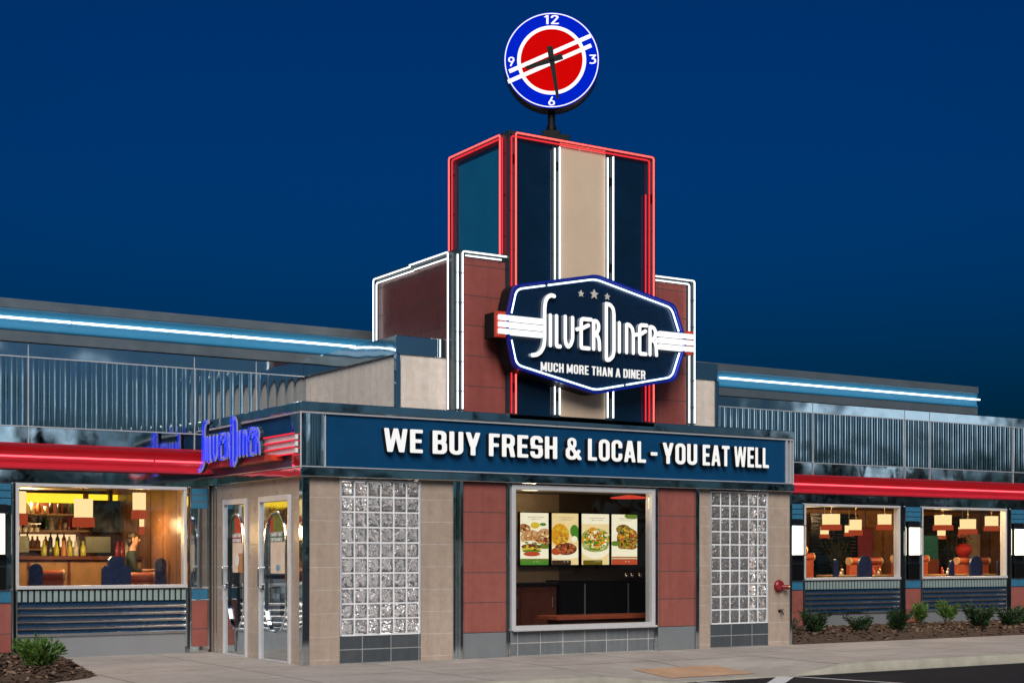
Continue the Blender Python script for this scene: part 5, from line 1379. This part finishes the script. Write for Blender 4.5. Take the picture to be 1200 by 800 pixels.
for (x, w_, l) in ((-2.10, .36, 'grey green order screen at the left end of the bar'), (-.78, .42, 'grey green order screen behind the big pendant lamp')):
    t = thing('order_screen', l, 'screen', (x, 6.5, 1.46)); g = MB(); g.box(x - w_ / 2, x + w_ / 2, 6.5, 6.53, 1.52, 1.79); g.build('screen_panel', M['screen_grey'], t, bevel=.006)
    g = MB(); g.box(x - .05, x + .05, 6.50, 6.56, 1.461, 1.519); g.build('stand', M['black'], t)
for i, (x, m) in enumerate(((-1.72, 'lime'), (-1.62, 'bottle_d'), (-1.52, 'lime'), (-1.40, 'p_orange'), (-1.30, 'lime'), (-1.20, 'bottle_c'), (-1.08, 'lime'), (-.50, 'bottle_e'), (-.42, 'bottle_e'), (-.34, 'bottle_c'), (-.02, 'bottle_e'), (.08, 'lime'))):
    g = MB(); g.lathe([(.001, 0), (.045, 0), (.047, .02), (.045, .14), (.02, .19), (.018, .25), (.001, .25)], (x, 6.35, 1.462), 'z', 12)
    tag(g.build('bar_bottle', M[m]), {'lime': 'yellow green bottle standing on the bar top', 'bottle_d': 'single dark bottle on the bar top', 'p_orange': 'single orange bottle on the bar top', 'bottle_c': 'clear bottle standing on the bar top', 'bottle_e': 'dark red bottle standing on the bar top'}[m], 'bottle', 'bottles on the bar top: ' + m.replace('_', ' '))
gr = thing('glass_rack', 'rack of upside down glasses hanging over the bar', 'rack', (-1.8, 6.5, 2.0)); g = MB(); g.box(-2.7, -1.75, 6.4, 6.7, 1.98, 2.0); g.build('rack_shelf', M['brushed'], gr)
for j in range(10):
    x = -2.65 + j * .095; g = MB(); g.lathe([(.033, 1.86), (.038, 1.92), (.006, 1.935), (.005, 1.97), (.025, 1.979)], (x, 6.5, 0), 'z', 10); g.build('hanging_glass', M['bottle_c'], gr)
def picture(x, y, z, w, h, m, l):
    t = thing('wall_picture', l, 'picture', (x, y, z - h / 2)); g = MB(); g.box(x - w / 2, x + w / 2, y - .03, y - .001, z - h / 2, z + h / 2); g.build('frame', M['wood'], t, bevel=.004)
    g = MB(); g.box(x - w / 2 + .04, x + w / 2 - .04, y - .036, y - .031, z - h / 2 + .04, z + h / 2 - .04); g.build('print', M[m], t)
picture(1.0, 8.59, 1.7, .5, .7, 'p_olive', 'olive picture on the back wall right of the bar'); picture(1.75, 8.59, 1.75, .5, .6, 'p_maroon', 'maroon picture on the back wall far right of the bar')
picture(16.85, 8.59, 1.75, .7, .8, 'p_blue', 'pale blue picture on the back wall of the first right room'); picture(19.35, 8.59, 1.8, .6, .8, 'p_maroon', 'maroon picture on the back wall of the first right room'); picture(23.3, 8.59, 1.75, .8, .7, 'p_cream', 'cream picture on the back wall of the second right room')
for (x, y, z, l) in ((16.6, 7.2, 2.15, 'small far pendant lamp deep in the first right window'), (17.6, 7.4, 2.2, 'small far pendant lamp near the right end of the first right window'), (20.6, 7.2, 2.15, 'small far pendant lamp deep in the second right window'), (21.6, 7.4, 2.2, 'small far pendant lamp at the right of the second right window')):
    pendant(x, y, z, .26, .10, l, 'far pendant lamps in the dining room')
def table(x, y, l):
    t = thing('dining_table', l, 'table', (x, y, .05)); g = MB(); g.box(x - .38, x + .38, y - .3, y + .3, 1.02, 1.06); g.build('table_top', M['wood_tan'], t, bevel=.01)
    g = MB(); g.lathe([(.001, .05), (.22, .05), (.22, .07), (.03, .09), (.03, 1.019), (.001, 1.019)], (x, y, 0), 'z', 14); g.build('pedestal', M['chrome_flat'], t)
    for j, (dx, m, r_, h_) in enumerate(((-.12, 'p_red', .025, .16), (-.04, 'bottle_c', .03, .10), (.06, 'white_paint', .03, .07), (.14, 'brass', .04, .14))):
        g = MB(); g.lathe([(.001, 0), (r_, 0), (r_, h_ * .7), (r_ * .5, h_), (.001, h_)], (x + dx, y + .05 * (j % 2), 1.062), 'z', 10)
        tag(g.build(('sauce_bottle', 'water_glass', 'cup', 'napkin_holder')[j], M[m]), ('red sauce bottle on the ', 'clear glass on the ', 'white cup on the ', 'brass coloured holder on the ')[j] + l, ('bottle', 'glass', 'cup', 'holder')[j])
table(14.62, 4.75, 'table behind the first right window, left of centre'); table(15.75, 4.75, 'table at the right of the first right window'); table(17.95, 4.75, 'table at the left of the second right window'); table(19.0, 4.75, 'table right of centre in the second right window')

# ------------------------------------------------------------------ person at the bar
def make_person(loc, rz):
    V = [('pelvis', 0, 0, .0, .135), ('waist', 0, .0, .16, .125), ('chest', 0, -.03, .36, .145), ('neckb', 0, -.03, .50, .075), ('neck', 0, -.045, .57, .052),
         ('head1', 0, -.07, .64, .07), ('head2', 0, -.065, .73, .088), ('head3', 0, -.055, .79, .07),
         ('shL', .17, -.02, .46, .065), ('elL', .23, -.08, .20, .046), ('wrL', .17, -.30, .16, .030), ('haL', .14, -.38, .17, .032),
         ('shR', -.17, -.02, .46, .065), ('elR', -.23, -.10, .20, .046), ('wrR', -.15, -.30, .20, .030), ('haR', -.11, -.37, .22, .032),
         ('hipL', .09, -.02, -.02, .095), ('knL', .12, -.42, -.03, .068), ('anL', .12, -.40, -.44, .042), ('toL', .12, -.54, -.48, .035),
         ('hipR', -.09, -.02, -.02, .095), ('knR', -.12, -.42, -.03, .068), ('anR', -.12, -.38, -.44, .042), ('toR', -.12, -.52, -.48, .035)]
    E = [('pelvis', 'waist'), ('waist', 'chest'), ('chest', 'neckb'), ('neckb', 'neck'), ('neck', 'head1'), ('head1', 'head2'), ('head2', 'head3'), ('chest', 'shL'), ('shL', 'elL'), ('elL', 'wrL'), ('wrL', 'haL'), ('chest', 'shR'), ('shR', 'elR'), ('elR', 'wrR'), ('wrR', 'haR'), ('pelvis', 'hipL'), ('hipL', 'knL'), ('knL', 'anL'), ('anL', 'toL'), ('pelvis', 'hipR'), ('hipR', 'knR'), ('knR', 'anR'), ('anR', 'toR')]
    idx = {v[0]: i for i, v in enumerate(V)}
    me = bpy.data.meshes.new('body'); vs = [Vector(v[1:4]) for v in V]; es = [(idx[a], idx[b]) for a, b in E]; rad = [v[4] for v in V]
    for s in (1, -1):   # fingers
        h = idx['haL'] if s == 1 else idx['haR']
        for k, (ang, L) in enumerate(((-.35, .075), (-.12, .09), (.12, .085), (.35, .07), (1.1, .05))):
            p = vs[h]; d_ = Vector((math.sin(ang * -s), -math.cos(ang), -.15))
            vs.append(p + d_ * .04); rad.append(.011); es.append((h, len(vs) - 1)); vs.append(p + d_ * (.04 + L * .55) + Vector((0, 0, -.015))); rad.append(.009); es.append((len(vs) - 2, len(vs) - 1))
    me.from_pydata(vs, es, []); me.update()
    r = thing('person', 'seated person in a dark top facing right at the bar', 'person', loc, rz)
    o = bpy.data.objects.new('body', me); col.objects.link(o); o.parent = r
    sk = o.modifiers.new('skin', 'SKIN')
    for i, sv in enumerate(me.skin_vertices[0].data): sv.radius = (rad[i], rad[i]); sv.use_root = (i == 0)
    su = o.modifiers.new('sub', 'SUBSURF'); su.levels = 2; su.render_levels = 2
    dg = bpy.context.evaluated_depsgraph_get(); ev = o.evaluated_get(dg); m2 = bpy.data.meshes.new_from_object(ev)
    o.modifiers.clear(); o.data = m2
    m2.materials.clear()
    for m in ('skin', 'shirt', 'jeans'): m2.materials.append(M[m])
    for p in m2.polygons:
        c = p.center; p.use_smooth = True
        p.material_index = 2 if c.z < .03 or (c.y < -.2 and c.z < .06) else (0 if c.z > .53 or c.y < -.2 else 1)
    def ball(name, c, rx, ry, rz_, m, seg=14):
        g = MB(); g.lathe([(max(.001, math.sin(math.pi * k / 8)), -math.cos(math.pi * k / 8)) for k in range(9)], (0, 0, 0), 'z', seg)
        g.v = [(c[0] + p[0] * rx, c[1] + p[1] * ry, c[2] + p[2] * rz_) for p in g.v]; return g.build(name, M[m], r, local=True)
    ball('hair', (0, -.035, .765), .093, .095, .085, 'hair'); ball('hair', (0, .0, .68), .085, .06, .08, 'hair')
    g = MB(); g.add([(-.016, -.135, .685), (.016, -.135, .685), (0, -.165, .69), (0, -.14, .735)], [(0, 1, 2), (0, 2, 3), (1, 3, 2), (0, 3, 1)]); g.build('nose', M['skin'], r, local=True)
    for s in (-1, 1): ball('eye', (.032 * s, -.138, .735), .011, .008, .008, 'hair', 8); ball('ear', (.085 * s, -.055, .715), .012, .02, .032, 'skin', 8)
    ball('mouth', (0, -.138, .655), .022, .008, .006, 'leather_red', 8)
make_person((-.50, 5.70, 1.02), R(70))
st = thing('bar_stool', 'bar stool under the seated person', 'stool', (-.50, 5.70, .05))
g = MB(); g.lathe([(.001, .80), (.19, .80), (.2, .83), (.19, .86), (.001, .87)], (-.50, 5.70, 0), 'z', 20); g.build('seat', M['leather_red'], st)
g = MB(); g.lathe([(.001, .05), (.2, .05), (.2, .065), (.03, .09), (.03, .799), (.001, .799)], (-.50, 5.70, 0), 'z', 16); g.build('pedestal', M['chrome_flat'], st)

# ------------------------------------------------------------------ far trees across the lot (seen mirrored in the chrome)
rt = random.Random(9); g = MB()
for k in range(80):
    x = -90 + k * 3.4 + rt.uniform(-1.2, 1.2); y = -95 + rt.uniform(-9, 9); h = rt.uniform(8.5, 15.5); w = rt.uniform(2.0, 4.2)
    g.tube([(x, y, -.2), (x, y, h * .4)], .22, 6)
    for q in range(150):
        a = rt.uniform(0, 6.28); t = rt.random(); rr = w * math.sqrt(rt.random()) * (1 - .75 * t)
        p = Vector((x + rr * math.cos(a), y + rr * math.sin(a), h * (.22 + .8 * t))); s_ = rt.uniform(.35, .8)
        d1 = Vector((rt.gauss(0, 1), rt.gauss(0, 1), rt.gauss(0, .6))).normalized() * s_; d2 = d1.cross(Vector((rt.gauss(0, 1), rt.gauss(0, 1), rt.gauss(0, 1)))).normalized() * s_
        g.add([p - d1, p + d2, p + d1, p - d2], [(0, 1, 2, 3)])
tag(g.build('treeline', M['tree_dark']), 'dark line of trees across the parking lot', 'trees', kind='stuff')

# ------------------------------------------------------------------ render settings
scene.view_settings.view_transform = 'Standard'; scene.view_settings.look = 'None'; scene.view_settings.gamma = 1.0
scene.view_settings.exposure = 0.0; scene.view_settings.use_curve_mapping = False
c = scene.cycles
c.use_denoising = True; c.max_bounces = 9; c.diffuse_bounces = 3; c.glossy_bounces = 5; c.transmission_bounces = 8; c.transparent_max_bounces = 10
c.sample_clamp_indirect = 4.0; c.caustics_reflective = False; c.caustics_refractive = False; c.blur_glossy = .3
